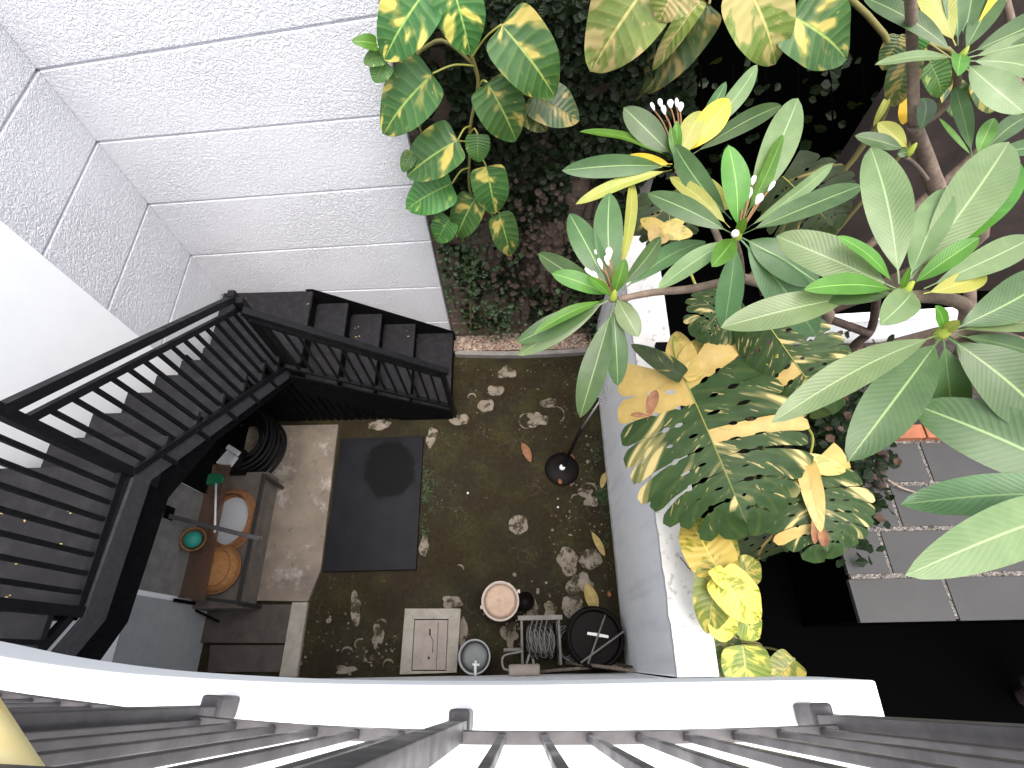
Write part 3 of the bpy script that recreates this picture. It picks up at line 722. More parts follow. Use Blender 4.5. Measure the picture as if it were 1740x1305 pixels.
# stones (pale patches) : px,py,w,h,jag,label
stones=[(861,632,40,26,.5,'small ochre stone patch nearest the kerb'),
(842,663,36,24,.3,'buff stone patch just below the ochre one near the kerb'),
(826,689,32,28,.25,'pinkish pale stone left of the middle of the upper yard'),
(780,712,36,26,.3,'pale angular stone at the foot of the lowest stair tread'),
(733,742,20,40,.3,'narrow tall pale stone at the top right corner of the charcoal mat'),
(644,722,46,20,.5,'ragged pale stone in the shadow above the charcoal mat'),
(912,712,42,30,.6,'grey pale stone with bites taken out, in the upper middle of the yard'),
(932,684,30,22,.4,'soft buff stone above the bitten grey one'),
(881,891,38,32,.3,'mossy round stone alone in the middle of the yard'),
(965,953,40,42,.3,'pale lobed stone, left of the pair near the divider wall'),
(1004,950,36,38,.3,'grey lobed stone against the divider wall'),
(985,992,40,36,.4,'pinkish stone with dark holes beneath the fallen yellow leaf'),
(972,1028,36,36,.2,'round grey stone above the black tub'),
(720,928,18,32,.3,'small upright pale stone by the right edge of the charcoal mat'),
(768,1024,34,22,.35,'grey rounded stone touching the top of the manhole frame'),
(786,1075,14,50,.3,'thin pale stone strip between manhole and small bucket'),
(910,705,24,50,.8,'mottled speckled stone in the upper yard'),
(604,1034,22,40,.7,'thin curved pale fragment left of the manhole'),
(641,1080,18,34,.9,'crooked pale fragment below left of the manhole'),
(586,1138,34,12,.5,'flat pale chip beside the house wall under the mat'),
(1000,845,34,26,.8,'broken pale crumbs beneath the round black base'),
(904,1032,26,30,.6,'dull brown stone right of the beige bucket'),
(935,1036,22,26,.5,'small grey stone above the cable reel'),
(866,1078,28,34,.6,'rough tan stone between small bucket and cable reel')]
for i,(px,py,w_,h_,jg,lb) in enumerate(stones):
    if i==16: continue
    c=G(px,py,.02); s_=4.75/F/2
    b=MB(); z1=.008+.007*(i%3); b.prism(blob(c,w_*s_,h_*s_*1.05,i+11,jag=jg),.0006,z1)
    o=b.build('stone',M['pale_stone'],bevel=.003); tag(o,lb,'stone','pale stones bedded in the mossy yard')
# crumbs and flecks
r=random.Random(8); b=MB()
zones=[(560,1080,60,55,45),(650,1115,70,22,40),(1000,850,50,60,45),(980,920,60,70,30),(890,1060,60,50,45),(840,700,150,90,30),(980,640,60,40,20),(760,720,50,40,18),(950,1000,60,40,25),(1010,760,30,50,20),(620,730,60,15,22),(900,640,120,25,25)]
for zx,zy,sx_,sy_,nn_ in zones:
    for _ in range(int(nn_*.65)):
        g=G(zx+r.gauss(0,sx_*.5),zy+r.gauss(0,sy_*.5),.0); 
        if not(-2.0<g.x<.85 and -.1<g.y<2.95): continue
        if g.x<-.93 and .7<g.y<2.1: continue
        if g.x<-.66 and g.y>2.1: continue
        s_=r.uniform(.004,.013)*(1.8 if r.random()<.1 else 1); b.prism(blob(g,s_,s_*r.uniform(.5,1.3),r.random(),n=7,jag=.4),.0005,.004+s_*.2)
o=b.build('pebbles',M['pale_stone']); tag(o,'scattered tiny pale chips and crumbs over the mossy yard','pebbles',kind='stuff')
# crescent chips
r=random.Random(4); b=MB()
for px,py,rr_,a0,a1 in [(590,1110,10,0,3),(612,1095,9,1,4),(648,1062,9,0,2.6),(630,1115,11,2,5),(660,1130,9,.3,3.6),(675,1140,8,0,3),(802,676,7,0,3.2),(895,715,13,1.5,5),(945,705,14,-1,2),(780,968,8,0,2),(870,1000,10,1.7,4.5),(700,1135,8,3,6),(925,1085,14,-.9,1.2),(1045,835,10,2,5),(980,850,10,1,3),(1000,835,14,0,3)]:
    pts=[]
    for k in range(9):
        a=a0+(a1-a0)*k/8; g=G(px+rr_*math.cos(a),py-rr_*math.sin(a),.006); pts.append(g)
    b.tube(pts,[.002,.006,.009,.010,.010,.009,.008,.005,.002],6)
o=b.build('plaster_curls',M['pale_stone']); tag(o,'thin curled pale flakes lying on the moss','debris',kind='stuff')
# green weeds along mat edge and wall foot
r=random.Random(12); b=MB(); b.uv=[]
def tuft(b,c,s_,r):
    for _ in range(3):
        a=r.uniform(0,6.28); d=Vector((math.cos(a),math.sin(a),r.uniform(.2,.9)))*s_; sd=Vector((-math.sin(a),math.cos(a),0))*s_*.28; n=len(b.v)
        b.v+=[c,c+d*.5-sd,c+d,c+d*.5+sd]; b.uv+=[(0,.5),(.5,0),(1,.5),(.5,1)]; b.face([n,n+1,n+2,n+3])
for px,py,sx_,sy_,n_ in [(724,830,5,40,60),(722,910,5,20,25),(735,840,12,30,20),(1022,842,8,16,90),(1015,760,8,30,20),(1030,900,6,60,30),(1005,690,14,16,18)]:
    for _ in range(n_): tuft(b,G(px+r.gauss(0,sx_*.6),py+r.gauss(0,sy_*.6),.0),r.uniform(.012,.03),r)
o=b.build('weeds',LM['fig2']); tag(o,'tiny green weeds in the mat edge and at the divider wall foot','weeds',kind='stuff')
# fallen leaves
fall=[((885,750),(902,785),15,'dry','curled brown fallen leaf left of the round black base'),
((993,985),(1013,1040),24,'dry_y','long yellow fallen leaf pointing down to the black tub'),
((1003,900),(1028,945),13,'dry_y','thin olive yellow fallen leaf along the divider wall'),
((1030,800),(1022,830),12,'dry_y','tiny yellow fallen leaf at the divider wall foot near weeds'),
((968,770),(976,785),9,'dry','tiny brown leaf on the rim of the round black base')]
for B_,T_,w_,m_,lb in fall:
    o=leaf(None,G(*B_,.012),G(*T_,.02),w_,M[m_],arch=.12,fold=.5,name='fallen_leaf',label=lb); o['category']='leaf'; o['group']='dry leaves on the yard floor'
# orange petals
for px,py,lb in [(948,820,'orange petal on the round black base'),(1031,1011,'bright orange petal on the ground above the black tub')]:
    g=G(px,py,.03); o=leaf(None,g,g+Vector((.04,.01,.01)),10,M['brick'],arch=.3,fold=.5,name='petal',label=lb); o['category']='petal'
for px,py,lb in [(948,862,'tiny round white pebble, the upper of two in the middle of the yard'),(795,838,'tiny white speck of stone right of the charcoal mat')]:
    g=G(px-68 if False else px,py,.0); o=MB().lathe([(0.0,0),(.009,.002),(.011,.006),(.007,.011),(0,.012)],(g.x,g.y,.0),12).build('white_pebble',M['ledge']); tag(o,lb,'pebble')

# beige bucket
M['panel']=m_conc('pale_grey_sheet',(.36,.37,.37),(.32,.33,.335)); M['beige']=m_conc('beige_dried_plaster',(.52,.37,.27),(.45,.32,.24)); M['beige_rim']=mat('pinkish_plastic',(.50,.42,.36),.45)
c=G(850,1021,.30); bk_=thing('paint_bucket',(c.x,c.y,0),'round beige pink bucket filled with set plaster, beside the manhole','bucket')
MB().lathe([(0,0.0),(.125,0.0),(.150,.26),(.158,.262),(.160,.30),(.148,.30),(.146,.29),(.12,.288),(0,.288)],(c.x,c.y,0),48).build('body',M['beige_rim'],bk_)
MB().lathe([(.145,.289),(.10,.294),(0,.293)],(c.x,c.y,0),48).build('plaster_fill',M['beige'],bk_)
b=MB()
r=random.Random(2)
for _ in range(22):
    a=r.uniform(0,6.28); d=r.uniform(0,.07); q_=Vector((c.x+d*math.cos(a),c.y+d*math.sin(a)*1.3,.291)); b.lathe([(0,0),(.006,.001),(.004,.005),(0,.006)],q_,8)
b.build('plaster_lumps',M['beige'],bk_)
for s_ in (-1,1):
    MB().box((c.x+s_*.158-.012,c.y+.06*s_,.25),(c.x+s_*.158+.012,c.y+.06*s_+.03,.285)).build('handle_lug',M['beige_rim'],bk_,bevel=.004)
# small grey bucket with water
M['grey_pl']=mat('pale_grey_plastic',(.33,.34,.34),.5); M['inner']=m_conc('grey_bucket_inside',(.22,.235,.23),(.17,.185,.18)); M['scum']=m_moss(); 
c=G(806,1116,.24); b2=thing('water_bucket',(c.x,c.y,0),'small open grey bucket with murky water and a white tap stub leaning in','bucket')
MB().lathe([(0,0),(.095,0),(.125,.235),(.133,.236),(.133,.245),(.121,.245),(.118,.20),(.094,.03),(0,.03)],(c.x,c.y,0),44).build('body',M['grey_pl'],b2)
MB().lathe([(.1185,.19),(.06,.1905),(0,.1905)],(c.x,c.y,0),44).build('water',M['inner'],b2)
b=MB(); b.tube([(c.x+.01,c.y-.14,.23),(c.x+.01,c.y-.09,.26),(c.x+.012,c.y-.03,.25)],.011,10); b.tube([(c.x-.015,c.y-.055,.262),(c.x+.045,c.y-.06,.262)],.009,10)
b.build('tap_stub',M['ledge'],b2)
# round black umbrella base with leaning pole
M['blk']=mat('worn_black_plastic',(.006,.0045,.004),.55,0,Specular_IOR_Level=.12); M['gal']=mat('dull_galvanised_metal',(.42,.42,.42),.45,.6)
c=G(955,796,.03); ub=thing('parasol_base',(c.x,c.y,0),'round black weighted base with a leaning dark pole beside the divider wall','parasol base')
MB().lathe([(0,0),(.165,0),(.17,.02),(.16,.035),(.10,.045),(.05,.052),(.032,.06),(0,.06)],(c.x,c.y,0),48).build('base_disc',M['blk'],ub)
MB().lathe([(.030,.058),(.028,.075),(.018,.082),(0,.083)],(c.x,c.y,0),24).build('cap',M['ledge'],ub)
p1=Vector((c.x+.01,c.y+.01,.06)); p2=G(988,728,.75)
p3=G(1018,683,1.12)
MB().tube([p1,p2],.017,14).build('pole',M['blk'],ub); MB().tube([p2,p3],.008,10).build('inner_pole',M['gal'],ub)
# wire bundle at pole top on wall
b=MB(); r=random.Random(6); c0=G(1022,668,1.2)
for k in range(7):
    b.tube(smooth([c0+Vector((r.uniform(-.05,.05),r.uniform(-.08,.08),r.uniform(-.04,.04))) for _ in range(4)]),.003,6)
b.build('wire_tangle',M['gal'],ub)
# cable reel
c=G(918,1090,.14); cr_=thing('cable_reel',(c.x,c.y,0),'grey metal framed reel wound with wire between the small bucket and black tub','reel')
Wd=.155; Hh_=.16
fr=MB()
for s_ in (-1,1):
    x=c.x+s_*Wd
    fr.tube([(x,c.y+.17,.02),(x,c.y+.17,.30),(x,c.y-.17,.30),(x,c.y-.17,.02),(x,c.y+.17,.02)],.011,8)
fr.bar((c.x-Wd-.03,c.y+.175,.30),(c.x+Wd+.03,c.y+.175,.30),.035,.03); fr.build('frame',M['conc_grey'],cr_)
sp=MB(); 
rings=30
for k in range(rings):
    x=c.x-Wd*.72+1.44*Wd*k/(rings-1); rr_=.105+.018*math.sin(k*2.1)+.01*math.sin(k*.8)
    sp.tube([(x+.012*math.sin(3*a+k),c.y+rr_*math.cos(a),.17+rr_*math.sin(a)) for a in [2*math.pi*i/22 for i in range(22)]],.0055,6,closed=True)
M['wire']=m_conc('faded_grey_cable',(.19,.18,.175),(.12,.115,.11))
sp.build('wound_wire',M['wire'],cr_)
for s_ in (-1,1):
    rot=Matrix.Rotation(math.pi/2,3,'Y'); MB().lathe([(0,-.004),(.15,-.004),(.15,.004),(0,.004)],(c.x+s_*Wd*.80,c.y,.17),36,rot).build('flange',M['blk'],cr_)
b=MB(); b.tube([(c.x-Wd,c.y-.06,.30),(c.x-Wd-.09,c.y-.06,.31),(c.x-Wd-.15,c.y-.06,.31)],.013,10); b.build('crank_handle',M['conc_grey'],cr_)
b=MB(); b.tube([(c.x-.10,c.y-.10,.31),(c.x-.12,c.y-.16,.30),(c.x-.10,c.y-.20,.26),(c.x-.06,c.y-.20,.26),(c.x-.07,c.y-.13,.30)],.010,8); b.build('hook',M['conc_grey'],cr_)
b=MB()
for k in range(4):
    b.tube(smooth([(c.x-.06+.04*k,c.y+.165,.31),(c.x-.09+.04*k,c.y+.05,.325),(c.x-.07+.035*k,c.y-.08,.315)]),.005,6)
b.build('loose_wire',M['wire'],cr_)
# concrete roller block
zr_=.55; c=G(891,1146,zr_); c.y=max(c.y,-.083); ro=thing('paint_roller',(c.x,c.y,0),'fat pale dusty paint roller with bent frame by the house wall below the reel','paint roller')
b=MB(); rr=random.Random(3); ns=14
b.tube([(c.x-.118+.236*i/ns,c.y,zr_) for i in range(ns+1)],[.036]+[.041+rr.uniform(-.002,.003) for _ in range(ns-1)]+[.036],18); b.build('roller_sleeve',M['lid'],ro)
b=MB(); g1=G(868,1118,.48); b.tube(smooth([(c.x-.11,c.y,zr_),(c.x-.16,c.y+.02,zr_),(c.x-.155,c.y+.10,.50),(c.x-.02,c.y+.13,.45),(c.x-.02,c.y+.17,.30),(c.x-.02,c.y+.22,.0)]),.008,8); b.build('roller_frame',M['conc_grey'],ro)
# black tub with rods
c=G(1012,1083,.26); tb=thing('black_tub',(c.x,c.y,0),'big round black rubber tub holding metal rods beside the divider wall','tub')
MB().lathe([(0,0),(.175,0),(.215,.25),(.232,.252),(.236,.275),(.210,.275),(.205,.24),(.17,.02),(0,.02)],(c.x,c.y,0),52).build('body',M['blk'],tb)
MB().lathe([(.238,.16),(.246,.165),(.247,.20),(.238,.205)],(c.x,c.y,0),52).build('outer_ring',M['conc_grey'] if False else M['blk'],tb)
for k,(A_,B_,ra,lb,nm,cat) in enumerate([((987,1126,.30),(1061,1072,.30),.0075,'long thin pale rod lying across the rim of the black tub','metal_rod','rod'),
    ((999,1128,.31),(1029,1044,.22),.0075,'pale rod standing steeply inside the black tub under the long one','metal_rod','rod')]):
    o=MB().tube([G(A_[0],A_[1],A_[2]),G(*B_[:2],B_[2])],ra,10).build(nm,M['conc_grey']); tag(o,lb,cat,'rods in the black tub')
b=MB(); b.bar(G(998,1076,.24),G(1034,1082,.26),.022,.012); b.bar(G(1010,1078,.2),G(1020,1080,.24),.03,.03); o=b.build('trowel',M['gal']); tag(o,'short shiny metal trowel inside the black tub','trowel')
# black hoops beside reel
b=MB()
for k in range(3):
    cc=G(960+4*k,1090+3*k,.06+.03*k); b.tube([(cc.x+.085*math.cos(a),cc.y+.12*math.sin(a),cc.z) for a in [2*math.pi*i/28 for i in range(28)]],.006,6,closed=True)
o=b.build('wire_hoop',M['wire']); tag(o,'dark loop of wire standing between the reel and the black tub','wire')
# small dark pot
c=G(893,1022,.1); dp=MB().lathe([(0,0),(.055,0),(.075,.12),(.08,.12),(.07,.12),(.05,.02),(0,.02)],(c.x,c.y,0),28).build('dark_pot',M['blk']); tag(dp,'small empty black pot beside the beige bucket','pot')
# wooden poles
for A_,B_,ra,z0,z1,lb in [((962,1126),(1134,1146),.014,.10,.50,'long grey wooden pole, the upper of the sticks by the house wall'),
    ((915,1143),(1065,1131),.013,.06,.30,'grey wooden pole crossing under the long one by the house wall'),
    ((1020,1124),(1092,1133),.012,.10,.42,'short dark brown stick behind the long pole ends'),
    ((925,1141),(1040,1143),.009,.02,.03,'thin dark stick lowest beside the roller')]:
    a_,b_=G(*A_,z0),G(*B_,z1); a_.y=max(a_.y,-.105); b_.y=max(b_.y,-.105); b_.x=min(b_.x,1.3 if b_.z>1.7 else .86); o=MB().tube([a_,(a_+b_)/2+Vector((0,.004,.003)),b_],[ra,ra*.95,ra*.85],10).build('wooden_pole',M['wood'] if 'dark' not in lb else M['bark_dark']); tag(o,lb,'pole','sticks lying by the house wall')
# ------------------------------------------------------------------ left corner under the stairs
gm=bpy.data.materials.new('smoked_glass'); gm.use_nodes=True; q=N(gm); b_=q.b; b_.inputs['Base Color'].default_value=(.36,.24,.18,1); b_.inputs['Roughness'].default_value=.04
tr=q.n('BsdfTransparent'); tr.inputs[0].default_value=(.66,.56,.50,1); mx=q.n('MixShader'); mx.inputs[0].default_value=.22; out=[x for x in q.t.nodes if x.type=='OUTPUT_MATERIAL'][0]
q.t.links.new(tr.outputs[0],mx.inputs[1]); q.t.links.new(b_.outputs[0],mx.inputs[2]); q.t.links.new(mx.outputs[0],out.inputs[0])
M['frame']=mat('dark_table_frame',(.020,.018,.018),.4)
M['board']=m_conc('dark_brown_board',(.085,.068,.057),(.05,.041,.037))
zt=.50
gt=thing('glass_table',(-2.55,1.0,0),'low table with a smoked brown glass top standing under the stairs','table')
c1,c2,c3,c4=G(330,790,zt),G(393,790,zt),G(348,1022,zt),G(282,1012,zt)
MB().prism([c1[:2],c2[:2],c3[:2],c4[:2]],zt,zt+.008).build('glass_top',gm,gt)
d1,d2,d3,d4=G(310,800,zt),G(447,806,zt),G(402,1024,zt),G(232,1002,zt)
for a_,e_ in ((d2,d3),(d4,d3),):
    MB().bar((a_.x,a_.y,zt-.02),(e_.x,e_.y,zt-.02),.028,.025).build('frame_rail',M['frame'],gt)
for p in (d2,d3): MB().box((p.x-.014,p.y-.014,0.05 if p is d2 else .0),(p.x+.014,p.y+.014,zt-.005)).build('leg',M['frame'],gt)
M['dusty']=m_conc('dusty_grey_brown_board',(.15,.125,.105),(.095,.08,.07))
o=MB().box((-2.81,.42,.05),(-2.36,1.62,.30)).build('storage_box',M['dusty'],bevel=.01); tag(o,'low dusty grey brown box under the smoked glass table','box')
# hanging bar
a_,e_=G(268,872,.92),G(442,916,.82); bb=thing('metal_bracket',(a_.x,a_.y,.9),'dark flat metal bar reaching from the wall over the basket','bracket')
MB().bar(a_,e_,.034,.02).build('bar',M['rail'],bb,bevel=.003); 
f_=a_+(e_-a_)*.72; MB().bar(f_+Vector((0,.01,-.02)),e_+Vector((0,.012,-.02)),.016,.012).build('hook_rod',M['gal'],bb)
MB().box((XL+.0125,a_.y-.05,a_.z-.06),(XL+.03,a_.y+.05,a_.z+.06)).build('wall_plate',M['stringer'],bb)
if a_.x>XL+.03: MB().bar((XL+.02,a_.y,a_.z),(a_.x,a_.y,a_.z),.034,.02).build('bar',M['rail'],bb)
# basket ring with pale disc
M['rattan']=m_bark('orange_rattan',(.36,.16,.06),(.20,.08,.03),60); M['pale']=mat('pale_grey_enamel',(.52,.53,.55),.35)
zb=.33; c=G(385,882,zb+.05); bs=thing('round_basket',(c.x,c.y,.301),'orange rattan round basket with a pale grey disc lying in it','basket')
b=MB()
for k in range(4):
    rr_=.25-.010*k
    b.tube([(c.x+rr_*math.cos(a)*.93,c.y+rr_*math.sin(a)*1.12,.32+.022*k) for a in [2*math.pi*i/40 for i in range(40)]],.011,8,closed=True)
b.build('rim',M['rattan'],bs)
b=MB().prism([(c.x+.228*math.cos(a)*.93,c.y+.228*math.sin(a)*1.12) for a in [2*math.pi*i/40 for i in range(40)]],.303,.312); b.build('bottom',M['rattan'],bs)
b=MB().prism([(c.x+.015+.185*math.cos(a)*.9,c.y+.17*math.sin(a)*1.25) for a in [2*math.pi*i/40 for i in range(40)]],.3125,.322); o=b.build('tray',M['pale']); tag(o,'pale grey oval tray lying inside the orange basket','tray')
# cream stick
o=MB().tube([G(367,822,.56),G(365,905,.56)],.009,10).build('white_stick',M['ledge']); tag(o,'thin white stick lying on the glass table across the basket','stick')
# green dustpan
M['green']=mat('dark_green_plastic',(.01,.13,.06),.4)
c=G(362,814,.54); b=MB().prism([(c.x+.10*math.cos(a),c.y+.055*math.sin(a)) for a in [2*math.pi*i/24 for i in range(24)]],.509,.545); o=b.build('green_dish',M['green'],bevel=.008); tag(o,'oval dark green plastic dish at the top of the glass table','dish')
# terracotta pot with teal ball
M['terra']=m_bark('glazed_tan_clay',(.34,.17,.07),(.24,.11,.04),20); M['teal']=mat('teal_rubber',(.03,.33,.26),.4)
c=G(328,916,.66); tl=Matrix.Rotation(R_(18),3,'Y'); tp_=thing('clay_pot',(c.x+.05,c.y,.51),'tilted tan clay pot holding a teal ball on the glass table','pot')
MB().lathe([(0,-.13),(.07,-.13),(.095,0),(.10,.005),(.092,.01),(.085,0),(.065,-.10),(0,-.10)],c,36,tl).build('pot_body',M['terra'],tp_)
o=MB().lathe([(.07*math.sin(a),-.02-.07*math.cos(a)) for a in [math.pi*i/14 for i in range(15)]],c+Vector((-.005,0,0)),30,tl).build('ball',M['teal']); tag(o,'teal rubber ball sitting in the tilted clay pot','ball')
# amber drum
M['amber']=m_bark('amber_basketry',(.42,.20,.065),(.30,.13,.04),40)
c=G(366,966,.42); dr=thing('amber_basket',(c.x,c.y,.301),'rounded amber basket with a band round it at the front of the table','basket')
MB().lathe([(0,0),(.14,0),(.185,.05),(.192,.09),(.17,.15),(.13,.175),(0,.185)],(c.x,c.y,.301),40).build('body',M['amber'],dr)
b=MB().tube([(c.x+.197*math.cos(a),c.y+.197*math.sin(a),.39) for a in [2*math.pi*i/40 for i in range(40)]],.008,8,closed=True); b.build('band',M['rattan'],dr)
b=MB().tube([(c.x+.03+.12*math.cos(a),c.y+.15*math.sin(a),.475) for a in [2*math.pi*i/40 for i in range(40)]],.005,8,closed=True); b.build('lid_seam',M['rattan'],dr)
# copper box
c=G(457,817,.06); M['copper']=mat('reddish_copper_paint',(.22,.08,.045),.4); cb=thing('copper_box',(c.x,c.y,.05),'small reddish box with a pale knob on the tan slab','box')
MB().box((c.x-.07,c.y-.035,.051),(c.x+.06,c.y+.035,.10)).build('body',M['copper'],cb,bevel=.006); MB().tube([(c.x+.02,c.y-.02,.11),(c.x+.02,c.y+.02,.11)],.012,12).build('knob',M['terra'],cb)
# black coiled hose
c=G(425,762,.1); b=MB(); r=random.Random(5)
for k in range(12):
    rr_=.34-.03*(k%5); b.tube([(c.x+rr_*math.cos(a)+.01*math.sin(3*a+k),c.y+rr_*1.0*math.sin(a),.075+.032*k+.008*math.sin(2*a+k)) for a in [2*math.pi*i/44 for i in range(44)]],.017,8,closed=True)
o=b.build('coiled_hose',M['stair']); tag(o,'thick black coiled hose heaped on the slab under the stairs','hose')
# white cloth
c=G(384,776,.5); b=MB(); b.hexa([(c.x-.11,c.y-.05,.45),(c.x+.05,c.y-.09,.45),(c.x+.10,c.y+.0,.45),(c.x+.0,c.y+.10,.45),(c.x-.10,c.y-.04,.47),(c.x+.04,c.y-.08,.47),(c.x+.09,c.y+.0,.49),(c.x+.0,c.y+.09,.49)]); b.bar((c.x-.01,c.y+.10,.50),(c.x+.12,c.y+.02,.50),.05,.025)
o=b.build('white_tray',M['pale'],bevel=.008); tag(o,'small pale box corner showing between black hose and stairs','box')
o=MB().box((c.x-.12,c.y-.12,.05),(c.x+.12,c.y+.10,.448)).build('black_crate',M['blk'],bevel=.01); tag(o,'black crate under the stairs carrying the small pale box','crate')
# dark boards on the ground (two, one over another)
q4=[G(347,1028,.05),G(500,1027,.05),G(495,1093,.05),G(338,1092,.05)]
o=MB().prism([p[:2] for p in q4],.003,.05).build('brown_board',M['board'],bevel=.004); tag(o,'dark brown board on the floor just below the tan slab','board')
q4=[G(357,1096,.02),G(492,1096,.02),G(486,1142,.02),G(352,1142,.02)]
o=MB().prism([p[:2] for p in q4],.003,.02).build('brown_board',M['board'],bevel=.004); tag(o,'lower darker brown board next to the house wall','board')
# diagonal strut
o=MB().bar(G(288,1016,.42),G(372,1056,.06),.016,.016).build('metal_strut',M['stringer']); tag(o,'thin black strut leaning from the glass table onto the brown board','strut')
# pale sheets against left wall beside the table
o=MB().hexa([(XL+.013,1.36,.0),(XL+.05,1.36,.0),(XL+.05,2.36,.0),(XL+.013,2.36,.0),(XL+.013,1.36,1.25),(XL+.03,1.36,1.25),(XL+.03,2.36,1.25),(XL+.013,2.36,1.25)]).build('wall_shade_sheet', M['stringer']); tag(o,'matt black sheet painting in the shadow on the wall behind the coiled hose','board')  # black face paints in the shadow under the stairs
o=MB().hexa([(XL+.013,-.118,.0),(XL+.04,-.118,.0),(XL+.04,.46,.0),(XL+.013,.46,.0),(XL+.013,-.118,1.08),(XL+.022,-.118,1.08),(XL+.022,.46,1.08),(XL+.013,.46,1.08)]).build('grey_panel', M['panel'],bevel=.003); tag(o,'pale grey panel leaning on the wall between house and glass table','panel')
MB().box((XL+.041,.45,.0),(XL+.06,.475,.60)).build('panel_edge', M['stringer'], o)
o=MB().hexa([(XL+.013,.50,.0),(XL+.03,.50,.0),(XL+.03,1.35,.0),(XL+.013,1.35,.0),(XL+.013,.50,1.05),(XL+.022,.50,1.05),(XL+.022,1.35,1.05),(XL+.013,1.35,1.05)]).build('leaning_sheet',M['conc_grey']); tag(o,'dull grey sheet standing against the wall behind the glass table','sheet')
# rock at the right edge
b=MB(); c=G(1935,1180,1.0)
n0=0
r=random.Random(9)
bm=bmesh.new(); bmesh.ops.create_icosphere(bm,subdivisions=4,radius=1)
from mathutils import noise as mn
vv=[]
for v in bm.verts:
    d=1+.28*mn.noise(v.co*1.7)+.12*mn.noise(v.co*5)+.05*mn.noise(v.co*13); vv.append(c+Vector((v.co.x*.13,v.co.y*.25,v.co.z*.5))*d)
b.v=vv; 
for f in bm.faces: b.face([v.index for v in f.verts],True)
bm.free(); b.v=[Vector((v.x,v.y,max(v.z,-.04))) for v in b.v]
o=b.build('boulder',M['bark_dark']); tag(o,'rough dark brown boulder at the right edge of the black shade','boulder')
o.location.z=-.039
for v in o.data.vertices: v.co.z*=1.7
# ================================================================== FRANGIPANI TREES
def frangi(name,label,origin): return thing(name,origin,label,'tree','frangipani trees by the divider wall')
def rosette(tree, c, leaves, z, flowers=None):
    C_=G(c[0],c[1],z)
    b=MB(); b.lathe([(.0,-.03),(.016,-.02),(.018,0),(.012,.03),(.005,.05),(0,.055)],C_,12)
    rt=b.build('growing_tip',M['tip'],tree)
    for L in leaves:
        (tx,ty),w_,k=L[0],L[1],L[2]; o=L[3] if len(L)>3 else {}
        bx,by=o.get('b',c); dz=o.get('dz',0); 
        Bp=G(bx+(c[0]-bx)*.0,by,z+o.get('bz',.0)); Tp=G(tx,ty,z+dz)
        # petiole start near the centre
        lf=leaf(rt,C_+(Bp-C_)*.55 if (bx,by)!=tuple(c) else C_+(Tp-C_)*.03,Tp,w_,LM[k],arch=o.get('a',.07),fold=o.get('f',.16),roll=o.get('r',0),label=o.get('l'))
    return C_, rt
def flowers(rt, C_, pts, z):
    for k,(px,py) in enumerate(pts):
        t_=G(px,py,z+.055+.008*k); b=MB(); b.tube(smooth([C_,C_+(t_-C_)*.6+Vector((0,0,.03)),t_]),[.004]*12+[.003],6); o=b.build('flower_stalk',M['budstalk'],rt)
        d=(t_-C_).normalized(); M3=d.to_track_quat('Z','Y').to_matrix()
        s_=.75+.25*(k%3)
        MB().lathe([(.003,0),(.008*s_,.012),(.013*s_,.03),(.011*s_,.043),(.004,.052),(0,.053)],t_,12,M3).build('bud',M['bud'],rt)
T1=frangi('frangipani_tree','frangipani tree with white buds and yellowing leaves reaching left over the divider wall',(1.75,2.35,-.04))
Z1=3.2
C1,r1=rosette(T1,(1042,505),[((967,362),52,'g',{'dz':.10,'r':-8}),((1036,326),56,'g',{'dz':.14}),((1075,298),26,'o',{'b':(1058,450),'dz':.05,'r':30}),((914,430),42,'g',{'dz':0,'r':-15}),
 ((938,464),36,'b',{'dz':.06,'r':10}),((877,582),44,'g',{'b':(1025,512),'dz':-.10}),((880,604),42,'p',{'b':(1025,515),'dz':-.16,'r':-20}),((908,565),26,'b',{'b':(1020,512),'dz':-.0,'r':20}),
 ((985,710),52,'g',{'b':(1040,535),'dz':-.25,'r':10}),((1050,656),44,'g',{'b':(1042,530),'dz':-.2}),((1085,572),42,'p',{'b':(1050,505),'dz':-.02}),((1075,545),36,'g',{'dz':-.1}),((1124,402),34,'g',{'b':(1060,478),'dz':.04,'r':25}),
 ((1200,408),46,'d',{'b':(1070,485),'dz':-.06,'r':-12}),((1062,440),28,'b',{'dz':.16,'r':20}),((1000,470),18,'b',{'dz':.14})],Z1)
flowers(r1,C1,[(1008,470),(1018,440),(1034,452),(1024,458),(1016,475),(1036,440)],Z1)
Z2=3.3
C2,r2=rosette(T1,(1152,280),[((955,290),42,'g',{'b':(1130,285),'r':-20,'dz':.0}),((985,222),34,'b',{'b':(1130,258),'r':35,'dz':.05}),((1060,182),52,'g',{'b':(1140,255),'dz':.12}),((1062,268),28,'y',{'b':(1135,278),'r':-20,'l':'narrow yellow leaf'}),
 ((978,346),28,'o',{'b':(1135,295),'dz':-.1,'r':20}),((1240,168),50,'y',{'b':(1172,250),'dz':.14,'l':'bright yellow leaf'}),((1289,108),34,'p',{'b':(1195,220),'dz':.12,'r':20}),((1235,138),26,'g',{'b':(1180,235),'dz':.14,'r':20}),
 ((1330,178),36,'g',{'b':(1190,252),'dz':.02,'r':20}),((1192,188),42,'o',{'dz':.12}),((1150,205),18,'b',{'dz':.14,'b':(1152,265)}),((1240,355),38,'o',{'b':(1150,300),'dz':-.1}),((1140,215),16,'b',{'dz':.12})],Z2)
flowers(r2,C2,[(1112,188),(1124,182),(1140,184),(1150,182),(1130,195),(1156,190)],Z2)
Z3=3.4
